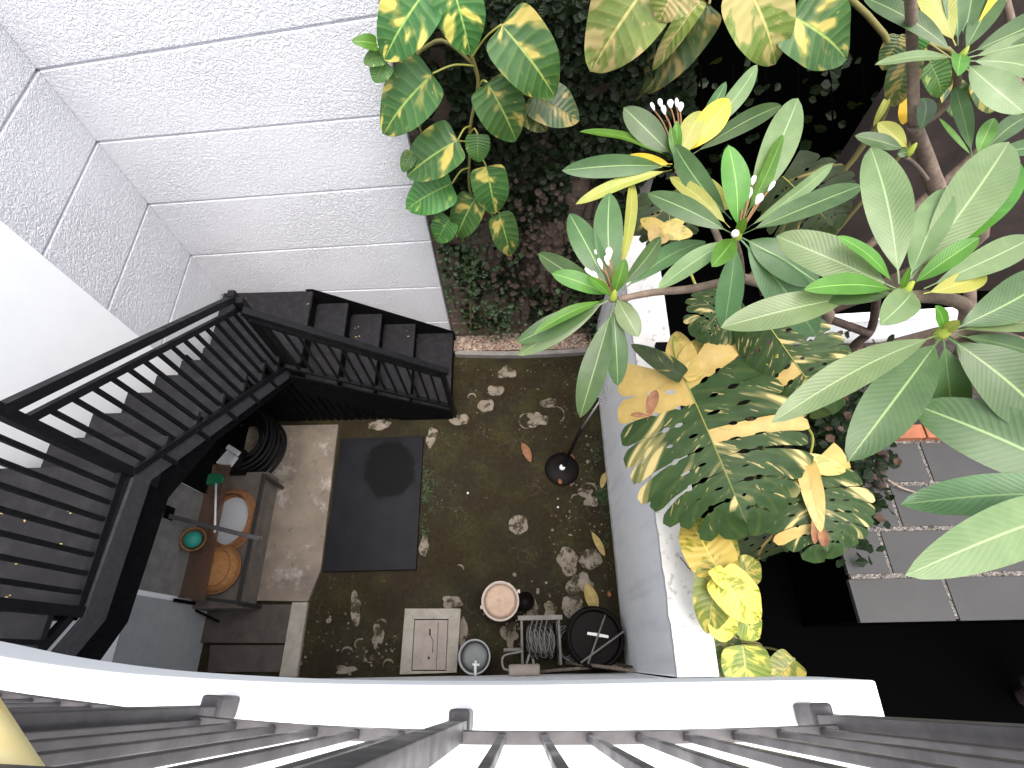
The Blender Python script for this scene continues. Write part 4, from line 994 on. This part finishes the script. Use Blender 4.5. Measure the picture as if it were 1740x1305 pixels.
C3,r3=rosette(T1,(1253,402),[((1358,165),66,'p',{'b':(1278,340),'dz':.16,'r':8}),((1332,228),34,'b',{'b':(1276,345),'dz':.14,'r':28}),((1238,246),52,'b',{'b':(1252,385),'dz':.20}),((1145,245),46,'g',{'b':(1235,350),'dz':.1,'r':-15}),
 ((1100,328),44,'g',{'b':(1235,392),'r':-10}),((1138,300),30,'o',{'b':(1230,375),'dz':.02}),((1418,277),28,'p',{'b':(1270,385),'dz':.05,'r':40}),((1468,312),50,'g',{'b':(1268,395),'r':-10}),
 ((1118,490),44,'p',{'b':(1243,405),'dz':-.06,'r':12}),((1210,452),40,'b',{'b':(1245,405),'dz':.06}),((1393,482),74,'g',{'b':(1265,405),'dz':-.06}),((1388,572),78,'d',{'b':(1262,410),'dz':-.22}),((1268,370),18,'b',{'dz':.15}),
 ((1230,560),50,'d',{'b':(1250,412),'dz':-.3})],Z3)
flowers(r3,C3,[(1258,350),(1278,315),(1284,348),(1305,325),(1270,340),(1250,398)],Z3)
J=G(1258,472,3.12)
stalk(T1,[C1+Vector((.02,0,-.02)),G(1110,497,3.13),G(1180,490,3.12),J],(.014,.022),M['bark'],'branch')
stalk(T1,[C3+Vector((0,0,-.03)),G(1256,440,3.25),J],(.016,.022),M['bark'],'branch')
stalk(T1,[C2+Vector((.0,0,-.03)),G(1205,372,3.15),G(1235,440,3.1),J],(.014,.02),M['bark'],'branch')
stalk(T1,[J,G(1300,482,3.0),G(1350,500,2.7),G(1400,545,2.2),Vector((1.9,2.2,1.2)),Vector((1.78,2.30,-.06))],(.022,.06),M['bark'],'trunk')
# --- right tree
T2=frangi('frangipani_tree','large leaved frangipani tree close to the balcony on the right, over the white planter wall',(2.7,1.9,-.04))
Z4=3.95
C4,r4=rosette(T2,(1532,498),[((1480,248),78,'p',{'b':(1525,470),'dz':.12}),((1718,238),94,'p',{'b':(1560,455),'dz':.12,'r':6}),((1605,318),64,'p',{'b':(1552,460),'dz':.08,'r':-18}),((1730,268),72,'b',{'b':(1585,450),'dz':-.02,'r':-10}),
 ((1320,400),80,'p',{'b':(1515,485),'dz':.0,'r':10}),((1425,400),30,'b',{'b':(1510,475),'dz':.1,'r':25}),((1225,556),66,'p',{'b':(1400,505),'dz':-.05}),((1368,490),44,'b',{'b':(1515,490),'dz':.06,'r':20}),((1385,505),50,'g',{'b':(1515,500),'dz':.0}),
 ((1497,550),58,'p',{'b':(1565,490),'dz':.12}),((1665,403),38,'b',{'b':(1560,475),'dz':.12}),((1760,402),56,'p',{'b':(1600,485),'dz':-.02,'r':15}),((1678,465),42,'o',{'b':(1600,500),'dz':-.02}),((1545,455),14,'b',{'dz':.1})],Z4)
Z5=3.9
C5,r5=rosette(T2,(1602,565),[((1313,716),66,'p',{'b':(1590,572),'dz':-.03,'r':6}),((1442,783),96,'g',{'b':(1596,580),'dz':-.02}),((1620,722),68,'d',{'b':(1605,585),'dz':-.25}),((1800,735),116,'g',{'b':(1612,575),'dz':-.08}),
 ((1800,462),84,'g',{'b':(1625,560),'dz':.06,'r':10}),((1790,548),50,'p',{'b':(1640,560),'dz':.0,'r':-20}),((1780,610),44,'d',{'b':(1640,572),'dz':-.15}),((1745,522),26,'p',{'b':(1650,540),'dz':.03,'r':20}),((1590,520),26,'b',{'dz':.1}),((1630,545),22,'o',{'dz':.08})],Z5)
for B_,T_,w_,k,rr_,dz in [((1905,850),(1553,686),118,'g',0,3.75),((1900,845),(1532,856),86,'d',10,3.7),((1905,850),(1543,977),104,'p',-6,3.85)]:
    leaf(r5,G(B_[0],B_[1],3.8),G(T_[0],T_[1],dz),w_,LM[k],arch=.07,fold=.15,roll=rr_)
stalk(T2,[G(1905,850,3.79),G(1880,760,3.7),G(1800,640,3.7),G(1740,610,3.7)],(.015,.022),M['bark'],'branch')
stalk(T2,[C5+Vector((0,0,-.02)),G(1650,565,3.82),G(1740,597,3.75),G(1850,650,3.4),Vector((3.3,2.0,2.0)),Vector((2.95,2.35,.88))],(.018,.07),M['bark'],'branch')
stalk(T2,[C4+Vector((0,0,-.02)),G(1590,505,3.8),G(1640,520,3.7),G(1650,560,3.6),G(1740,605,3.6)],(.018,.028),M['bark'],'branch')
stalk(T2,[G(1640,430,3.2),G(1648,500,3.1),G(1640,580,2.6),G(1600,640,2.0)],(.022,.03),M['bark'],'branch')
stalk(T2,[G(1390,535,2.2),G(1440,553,2.1),G(1480,568,2.1)],(.028,.030),M['bark_dark'],'branch')
stalk(T2,[G(1490,500,2.5),G(1480,560,2.1),G(1450,590,1.9),G(1440,630,1.6),G(1445,660,.85)],(.024,.035),M['bark_dark'],'branch')
# --- upper right tree
T3=frangi('frangipani_tree','grey stemmed frangipani in the upper right corner in front of the dark wall',(3.0,3.3,-.04))
Z6=3.65
C6,r6=rosette(T3,(1632,98),[((1466,-8),38,'g',{'b':(1620,88),'r':10,'dz':.05}),((1488,108),30,'p',{'b':(1620,98),'dz':.0,'r':25}),((1562,-50),56,'o',{'b':(1618,62),'dz':.15}),((1618,-70),44,'g',{'b':(1625,60),'dz':.2}),((1660,-80),44,'g',{'b':(1640,60),'dz':.2}),
 ((1712,-60),34,'y',{'b':(1645,72),'dz':.15,'r':20}),((1800,22),50,'g',{'b':(1650,88),'dz':.05}),((1800,66),44,'p',{'b':(1655,98),'dz':.0,'r':-15}),((1742,192),62,'p',{'b':(1645,112),'dz':-.06}),((1790,130),46,'p',{'b':(1650,108),'dz':-.05}),((1628,126),34,'b',{'b':(1636,90),'dz':.12}),((1690,-30),50,'g',{'dz':.1})],Z6)
Z7=3.4
C7,r7=rosette(T3,(1658,270),[((1622,145),30,'d',{'b':(1648,262),'dz':.05}),((1748,196),36,'g',{'b':(1668,260),'dz':.0}),((1690,200),30,'b',{'b':(1662,262),'dz':.1}),((1800,250),34,'g',{'b':(1672,268),'dz':-.05}),((1596,200),10,'b',{'b':(1650,265),'dz':.05}),((1720,330),34,'d',{'dz':-.2})],Z7)
C8,r8=rosette(T3,(1546,258),[((1453,230),30,'g',{'b':(1535,252),'dz':.02}),((1492,208),32,'o',{'b':(1542,250),'dz':.06}),((1525,262),16,'g',{'dz':.0}),((1570,165),34,'g',{'dz':-.05,'b':(1575,205)})],3.3)
K=G(1553,212,3.2)
stalk(T3,[G(1545,-30,3.9),G(1548,20,3.75),G(1551,110,3.45),K],(.022,.030),M['bark'],'branch')
stalk(T3,[K,G(1572,265,2.9),G(1592,322,2.6),G(1640,420,1.9),Vector((3.0,3.3,-.05))],(.034,.075),M['bark'],'trunk')
stalk(T3,[C6+Vector((0,0,-.03)),G(1625,150,3.4),G(1590,195,3.25),K],(.016,.022),M['bark'],'branch')
stalk(T3,[C7+Vector((0,0,-.03)),G(1668,300,3.1),G(1640,350,2.5),G(1615,380,2.25)],(.012,.018),M['bark'],'branch')
stalk(T3,[C8+Vector((0,0,-.03)),G(1560,285,3.0),G(1575,305,2.75)],(.010,.014),M['bark'],'branch')
stalk(T3,[G(1700,-30,3.3),G(1718,40,3.1),G(1720,120,2.8),G(1690,230,2.2),Vector((3.02,3.32,.3))],(.02,.04),M['bark'],'branch')

# ================================================================== POTHOS VINES
v1=thing('pothos_vine',(-.3,3.1,.03),'green and yellow pothos vine hanging down the stone wall beside the white wall','vine')
yv=2.85
def PW(px,py,y=yv): return P(px,py,1,y)
def pl_(parent,B,T,w_,k,y=yv,dy=.06,**kw):
    return leaf(parent,PW(B[0],B[1],y+dy),PW(T[0],T[1],y),w_,LM[k],kind='h',arch=kw.pop('arch',.10),fold=kw.pop('fold',.12),wave=kw.pop('wave',.05),**kw)
stemp=[(735,-60),(770,20),(806,110),(812,150),(800,210),(798,260),(800,330),(835,365),(850,390)]
stalk(v1,[PW(x,y,yv+.17) for x,y in stemp],(.013,.008),M['petiole_d'],'stem')
stalk(v1,[PW(806,110,yv+.17),PW(740,70,3.02),PW(700,170,3.12),PW(790,420,3.17),PW(800,560,3.2)],(.01,.012),M['petiole_d'],'stem')
L1=[((725,-18),(652,102),98,'v',(780,30)),((768,-30),(800,94),84,'v',(775,10)),((852,42),(945,166),104,'v',(800,100)),((735,125),(650,228),90,'v',(806,112)),((828,140),(878,240),84,'v',(812,150)),
((778,238),(690,300),80,'v',(800,215)),((768,312),(690,355),72,'vg',(798,285)),((826,282),(842,364),62,'v',(800,250)),((808,336),(775,405),54,'v',(800,300)),((765,370),(742,412),46,'vg',(800,335)),((848,362),(868,437),46,'v',(835,365)),
((812,228),(812,276),42,'vg',(800,225)),((905,165),(985,205),72,'vd',(812,150)),((640,75),(598,70),26,'b',(700,100)),((650,95),(618,108),30,'vg',(700,110)),((655,105),(636,140),40,'vg',(706,120)),((890,180),(930,222),50,'vd',(812,160)),((700,260),(684,292),26,'vg',(800,240))]
for B_,T_,w_,k,s0 in L1:
    dd={'y':yv+.08} if k=='vd' else {}
    L_lf=pl_(v1,B_,T_,w_,k,**dd)
    m_=((s0[0]+B_[0])/2,(s0[1]+B_[1])/2-8)
    stalk(v1,[PW(*s0,yv+.16),PW(*m_,yv+.10),PW(*B_,yv+.06+(.08 if k=='vd' else 0))],.0055,M['petiole'],'petiole')
v2=thing('pothos_vine',(2.0,3.4,-.04),'golden marbled pothos with big split leaves hanging at the top middle','vine')
yu=3.0
L2=[((1118,-50),(1003,122),130,'vy',0),((1160,-40),(1118,38),84,'vy',-.1),((1205,8),(1092,160),80,'vd',.1),((1190,0),(1108,120),34,'vy',.04),((1100,115),(1050,182),62,'vd',.2),((1262,-40),(1320,110),112,'vy',0),((1342,25),(1440,100),116,'v',.05)]
stalk(v2,[PW(1120,-60,3.2),PW(1230,-50,3.2),PW(1340,-40,3.2),PW(1420,-30,3.3),PW(1500,200,3.5),Vector((2.3,3.5,-.05))],(.014,.02),M['petiole_d'],'stem')
for B_,T_,w_,k,dy in L2:
    if w_>125: monstera_like=True
    pl_(v2,B_,T_,w_,k,y=yu+dy,wave=.07)
    stalk(v2,[PW(B_[0]+6,-52,3.2),PW(B_[0]+4,(B_[1]-52)/2,yu+dy+.12),PW(*B_,yu+dy+.06)],.008,M['petiole_d'],'petiole')
# behind: dim round leaves near the upper right stem
v3=thing('pothos_vine',(3.1,3.6,-.04),'dim green pothos with a drooping orange leaf behind the grey frangipani stem','vine')
stalk(v3,[PW(1560,-40,3.5),PW(1560,60,3.5),PW(1600,170,3.55),Vector((3.1,3.7,-.05))],(.012,.018),M['petiole_d'],'stem')
for B_,T_,w_,k in [((1540,100),(1520,182),52,'vd'),((1580,105),(1600,165),44,'vg'),((1610,150),(1640,200),44,'vd'),((1530,60),(1500,120),40,'vd'),((1660,130),(1690,190),50,'vd'),((1570,40),(1545,100),40,'vg')]:
    pl_(v3,B_,T_,w_,k,y=3.35)
    stalk(v3,[PW(1560,60,3.5),PW((B_[0]+1560)/2,(B_[1]+60)/2,3.45),PW(*B_,3.41)],.006,M['petiole_d'],'petiole')
pl_(v3,(1508,168),(1484,215),12,'o',y=3.3,label='drooping orange leaf'); 
o=pl_(v3,(1545,165),(1535,212),26,'y',y=3.3)

# yellow pothos over the divider wall
v4=thing('pothos_plant',(1.3,.55,1.646),'bright yellow pothos spilling over the divider wall coping','plant')
zy=1.9
def GY(px,py,z=zy): return G(px,py,z)
for B_,T_,w_,k,z0,z1 in [((1222,972),(1166,877),80,'yy',1.98,1.86),((1215,968),(1203,1078),66,'yo',1.98,1.82),((1218,975),(1291,1057),72,'yy',2.02,1.9),((1212,965),(1238,1003),26,'yy',2.06,2.06),((1246,985),(1290,953),52,'yo',1.86,1.82),
   ((1222,1050),(1236,1090),48,'yy',1.86,1.80),((1250,1045),(1292,1083),50,'yo',1.78,1.70),((1232,975),(1232,890),44,'yo',1.84,1.80),((1245,990),(1292,1020),40,'yo',1.74,1.68),((1228,905),(1215,868),30,'yy',1.80,1.76)]:
    leaf(v4,GY(*B_,z0),GY(*T_,z1),w_,LM[k],kind='h',arch=.12,fold=.2,wave=.08)
stalk(v4,[GY(1222,972,2.0),GY(1240,990,1.85),Vector((1.24,.50,1.60)),Vector((1.26,.45,1.0)),Vector((1.3,.45,-.05))],(.010,.014),M['petiole_d'],'stem')
for p in ((1222,1050,1.86),(1250,1045,1.78),(1232,905,1.8)): stalk(v4,[GY(*p),GY(1235,985,1.88)],.005,M['petiole'],'petiole')
stalk(v4,[G(1155,946,1.66),G(1165,958,1.67),G(1176,968,1.70),GY(1222,972,1.98)],.003,M['bark_dark'],'petiole')
v5=thing('pothos_plant',(1.5,-.1,-.04),'olive green pothos leaves low down beyond the near end of the divider wall','plant')
for B_,T_,w_,k,z0,z1 in [((1262,1096),(1270,1180),78,'yo',1.35,1.2),((1350,1120),(1300,1172),54,'yo',1.25,1.15),((1225,1085),(1228,1165),46,'vd',1.3,1.15),((1255,1085),(1222,1110),26,'vd',1.25,1.2)]:
    leaf(v5,GY(*B_,z0),GY(*T_,z1),w_,LM[k],kind='h',arch=.12,fold=.2,wave=.08)
for p in ((1262,1096,1.35),(1350,1120,1.25),(1225,1085,1.3),(1255,1085,1.25)): stalk(v5,[GY(*p),GY(1290,1100,.9),Vector((1.5,-.05,-.05))],.007,M['petiole_d'],'stem')

# ================================================================== MONSTERA
m1=thing('monstera_plant',(1.75,1.6,-.04),'marbled yellow and green monstera with huge split leaves leaning over the divider wall','monstera')
monstera(m1,G(1160,636,2.35),G(1272,900,2.20),305,LM['ms'],ylob=((-1,0),(1,0),(1,1),(-1,4)),lobes=11,arch=.10,roll=4,seed=3,back=.30,label='largest leaf with yellow upper lobes and many holes')
# its yellow upper lobes
for T_,w_,rr_ in (((1150,562),52,0),((1192,575),46,10),((1262,582),34,-10)):
    leaf(m1,G(1162,640,2.37),G(*T_,2.33),w_,M['mlob'],kind='h',arch=.06,fold=.08,roll=rr_,name='leaf_lobe')
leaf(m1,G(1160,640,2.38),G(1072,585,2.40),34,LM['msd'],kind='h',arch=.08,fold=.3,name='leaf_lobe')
for T_,k,w_,rr_ in (((1115,662),'dry',22,20),):
    leaf(m1,G(1100,715,2.45),G(*T_,2.50),w_,M['dry'],arch=.2,fold=.5,name='dry_leaf',label='dried brown scrap caught on the big leaf')
leaf(m1,G(1068,705,2.42),G(1100,706,2.46),10,M['dry'],arch=.2,fold=.5,name='dry_leaf')
monstera(m1,G(1372,790,1.95),G(1405,945,1.85),190,LM['ms'],ylob=((-1,0),(1,5)),lobes=8,arch=.10,roll=-10,seed=8,label='smaller leaf with a yellow tip at lower right')
monstera(m1,G(1300,545,2.6),G(1410,700,2.3),165,LM['ms'],ylob=((1,3),),lobes=8,arch=.12,roll=12,seed=5,back=.15)
monstera(m1,G(1250,500,2.5),G(1185,570,2.45),110,LM['ms'],lobes=7,arch=.12,roll=-10,seed=21,back=.1)
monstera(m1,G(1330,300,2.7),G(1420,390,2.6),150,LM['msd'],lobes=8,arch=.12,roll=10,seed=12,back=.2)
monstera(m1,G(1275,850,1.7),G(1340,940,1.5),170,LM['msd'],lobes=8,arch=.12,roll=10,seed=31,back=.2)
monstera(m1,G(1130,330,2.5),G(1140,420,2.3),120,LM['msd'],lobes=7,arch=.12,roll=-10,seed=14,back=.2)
for T_,w_ in (((1088,372),26),((1178,398),30),((1105,412),40),((1165,372),20)):
    leaf(m1,G(1125,392,2.55),G(*T_,2.52),w_,M['mlob'],kind='h',arch=.06,fold=.1,name='leaf_lobe')
for T_,w_ in (((1438,800),34),((1395,905),36),((1345,770),22)):
    leaf(m1,G(1368,785,2.0),G(*T_,1.97),w_,M['mlob'],kind='h',arch=.06,fold=.1,name='leaf_lobe')
leaf(m1,G(1392,885,1.98),G(1402,930,1.9),18,M['dry'],arch=.1,fold=.4,name='dry_leaf')
leaf(m1,G(1380,875,1.98),G(1385,925,1.9),14,M['dry'],arch=.1,fold=.4,name='dry_leaf')
base=Vector((1.75,1.7,-.05))
hub=G(1300,700,1.3)
stalk(m1,[hub,Vector((1.75,1.65,.5)),base],(.03,.035),M['petiole_d'],'stem')
for p,mid in ((G(1160,640,2.35),G(1150,575,2.35)),(G(1372,790,1.94),G(1380,740,1.8)),(G(1300,545,2.59),G(1290,580,2.2)),(G(1250,500,2.49),G(1255,560,2.2)),(G(1330,300,2.69),G(1340,420,2.3)),(G(1275,850,1.69),G(1290,780,1.5)),(G(1130,330,2.49),G(1180,480,2.2))):
    stalk(m1,[p,mid,(mid+hub)/2+Vector((0,0,.1)),hub],(.007,.014),M['petiole'],'petiole')

# ================================================================== CREEPING FIG ON THE STONE WALL
def foliage(name,label,cat,pts,mtl,parentkind=None,stem=None):
    b=MB(); b.uv=[]
    for (c,n,s_,rn) in pts:
        n=n.normalized(); a=Vector((rn.uniform(-1,1),rn.uniform(-.4,.4),rn.uniform(-1,.4))); a=(a-n*a.dot(n)).normalized(); sd=a.cross(n)
        n0=len(b.v)
        for (u,v) in ((0,0),(.25,.36),(.6,.42),(1,0),(.6,-.42),(.25,-.36)):
            b.v.append(c+a*s_*(u-.5)+sd*s_*v+n*s_*.12*(abs(v)*2-.0)); b.uv.append((u,.5+v))
        b.v.append(c+a*s_*.05); b.uv.append((.5,.5))
        for k in range(6): b.face([n0+k,n0+(k+1)%6,n0+6])
    return b
r=random.Random(21)
def inpoly(x,y,poly):
    c=False; j=len(poly)-1
    for i in range(len(poly)):
        if (poly[i][1]>y)!=(poly[j][1]>y) and x<(poly[j][0]-poly[i][0])*(y-poly[i][1])/(poly[j][1]-poly[i][1])+poly[i][0]: c=not c
        j=i
    return c
fp=[(650,-10),(1300,-10),(1290,130),(1100,300),(1060,420),(1010,600),(990,560),(960,500),(930,560),(800,560),(760,480),(735,400),(690,250),(650,120)]
from mathutils import noise as mn
pts=[]; pts2=[]
while len(pts)<5200:
    x,y=r.uniform(640,1180),r.uniform(-20,590)
    if not inpoly(x,y,fp): continue
    d=mn.noise(Vector((x/60,y/60,3)))
    if y>330 and d<-.05: continue
    if d<-.38: continue
    if x<720+ (y-200)*.2 and r.random()<.6: continue
    c=P(x,y,1,3.26-r.uniform(.02,.16)); 
    if c.z<.03 or c.x<XR+.05: continue
    e=(c,Vector((r.gauss(0,.5),-1,r.gauss(.5,.5))),r.uniform(.035,.075),r)
    pts.append(e)
    if d>.18 and (y>400) and r.random()<.5: pts2.append((c+Vector((0,-.03,0)),e[1],e[2]*.9,r))
cf=thing('creeping_fig',(.3,3.2,.03),'dense dark small leaved creeper covering the stone wall behind the pothos','creeper')
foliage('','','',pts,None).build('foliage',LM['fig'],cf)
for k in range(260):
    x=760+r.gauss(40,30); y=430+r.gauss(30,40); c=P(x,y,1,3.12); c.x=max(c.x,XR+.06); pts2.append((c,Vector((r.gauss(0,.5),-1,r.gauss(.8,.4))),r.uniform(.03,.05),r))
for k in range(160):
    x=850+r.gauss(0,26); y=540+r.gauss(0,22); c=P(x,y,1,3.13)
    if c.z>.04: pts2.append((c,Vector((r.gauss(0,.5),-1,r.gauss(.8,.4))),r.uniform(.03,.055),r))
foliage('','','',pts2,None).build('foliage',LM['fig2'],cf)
b=MB()
for k in range(16):
    x0=r.uniform(790,1000); p=[P(x0+r.uniform(-40,40)*t,580-150*t,1,3.235) for t in range(4)]; b.tube(smooth(p),.007,6)
b.build('stem',M['bark_dark'],cf)
b=MB()
# dry litter on the creeper
lit=[]
for k in range(260):
    x=r.gauss(905,50); y=r.gauss(430,60); c=P(x,y,1,3.10)
    if c.z>.05 and inpoly(x,y,fp): lit.append((c,Vector((r.gauss(0,.6),-1,r.gauss(.6,.5))),r.uniform(.03,.07),r))
foliage('','','',lit,None).build('dead_leaves',m_bark('dull_dead_leaf',(.045,.024,.015),(.02,.012,.008),20),cf)

# dark shrub behind the monstera
dk=thing('dark_shrub',(2.2,1.6,-.04),'dark green shadowed shrub with dead brown leaves behind the monstera','shrub')
pts=[]; lit=[]
for k in range(1500):
    x=r.gauss(1390,60); y=r.gauss(760,80); 
    if not(1240<x<1520 and 560<y<960): continue
    c=G(x,y,r.uniform(.8,1.7)); pts.append((c,Vector((r.gauss(0,.6),r.gauss(-.2,.6),1)),r.uniform(.05,.11),r))
    if r.random()<.12: lit.append((c+Vector((0,0,.05)),Vector((r.gauss(0,.7),r.gauss(0,.7),1)),r.uniform(.04,.09),r))
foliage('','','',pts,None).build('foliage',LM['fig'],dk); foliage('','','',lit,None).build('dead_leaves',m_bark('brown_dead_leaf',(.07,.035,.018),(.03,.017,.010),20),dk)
stalk(dk,[G(1390,760,1.5),G(1400,780,.8),Vector((2.2,1.6,-.05))],(.012,.025),M['bark_dark'],'stem')
stalk(dk,[G(1500,770,1.25),G(1492,810,1.05),G(1470,830,.7),Vector((2.2,1.5,.1))],(.04,.05),M['bark_dark'],'stem')
# sparse dim leaves in the black area at top
bh=thing('background_plant',(2.4,4.0,-.04),'barely lit round leaves deep in the black shade at the upper middle','plant')
pts=[]
for k in range(120):
    x=r.uniform(1050,1500); y=r.uniform(90,330); c=P(x,y,1,r.uniform(3.9,4.5))
    if c.z>0: pts.append((c,Vector((r.gauss(0,.5),-1,r.gauss(.5,.5))),r.uniform(.06,.13),r))
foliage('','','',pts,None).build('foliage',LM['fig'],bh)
b=MB()
for k in range(8):
    x=1080+k*55; b.tube([P(x,110,1,4.2),P(x+10,300,1,4.2),Vector((P(x,300,1,4.2).x,4.2,-.05))],.008,6)
b.build('stem',M['black_back'],bh)
# brown shaded wall on the right
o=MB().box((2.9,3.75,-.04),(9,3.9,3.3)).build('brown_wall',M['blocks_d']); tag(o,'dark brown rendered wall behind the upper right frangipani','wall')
# fallen twig on pavers
o=MB().tube(smooth([G(1508,815,ZP+.02),G(1530,828,ZP+.03),G(1560,838,ZP+.012)]),.009,8).build('twig',M['wood']); tag(o,'short pale twig lying on the pavers by the dark shrub','twig')

r=random.Random(33); b=MB()
for px,py,z in [(352,600,1.0),(356,604,1.0),(348,607,1.0),(370,505,1.0),(418,503,1.0),(405,520,1.0),(520,515,1.0),(612,560,.6),(610,572,.6),(698,562,.4),(8,872,2.53),(44,884,2.53),(32,960,2.53),(95,930,2.53),(120,870,2.53),(300,665,1.44),(262,715,1.66),(226,742,1.87),(180,770,2.1),(15,1010,2.53)]:
    for _ in range(2):
        g=G(px+r.gauss(0,5),py+r.gauss(0,5),z); s_=r.uniform(.004,.012); b.prism(blob(g,s_,s_*.6,r.random(),n=7,jag=.4),z+.0005,z+.004)
o=b.build('litter',M['dry_y']); tag(o,'tiny dry leaf crumbs on the black stair treads','debris',kind='stuff')

c=G(1128,592,1.66); o=MB().box((c.x-.065,c.y-.03,1.646),(c.x+.08,c.y+.035,1.70)).build('wall_box',M['stringer'],bevel=.005); tag(o,'small black box fixed on top of the divider wall behind the yellow monstera lobes','box')

r=random.Random(77); lit=[]
for k in range(150):
    g=G(r.choice([r.uniform(770,1030),r.gauss(980,40),r.gauss(600,60)]),r.uniform(630,1130),.012)
    if -1.95<g.x<.84 and -.08<g.y<2.9 and not(g.x<-.93 and .7<g.y<2.1) and not(g.x<-.62 and g.y>2.15): lit.append((g,Vector((r.gauss(0,.25),r.gauss(0,.25),1)),r.uniform(.012,.035),r))
o=foliage('','','',lit,None).build('leaf_litter',m_bark('brown_leaf_litter',(.09,.05,.022),(.045,.026,.012),20)); tag(o,'small brown leaf scraps strewn over the mossy yard','leaf litter',kind='stuff')
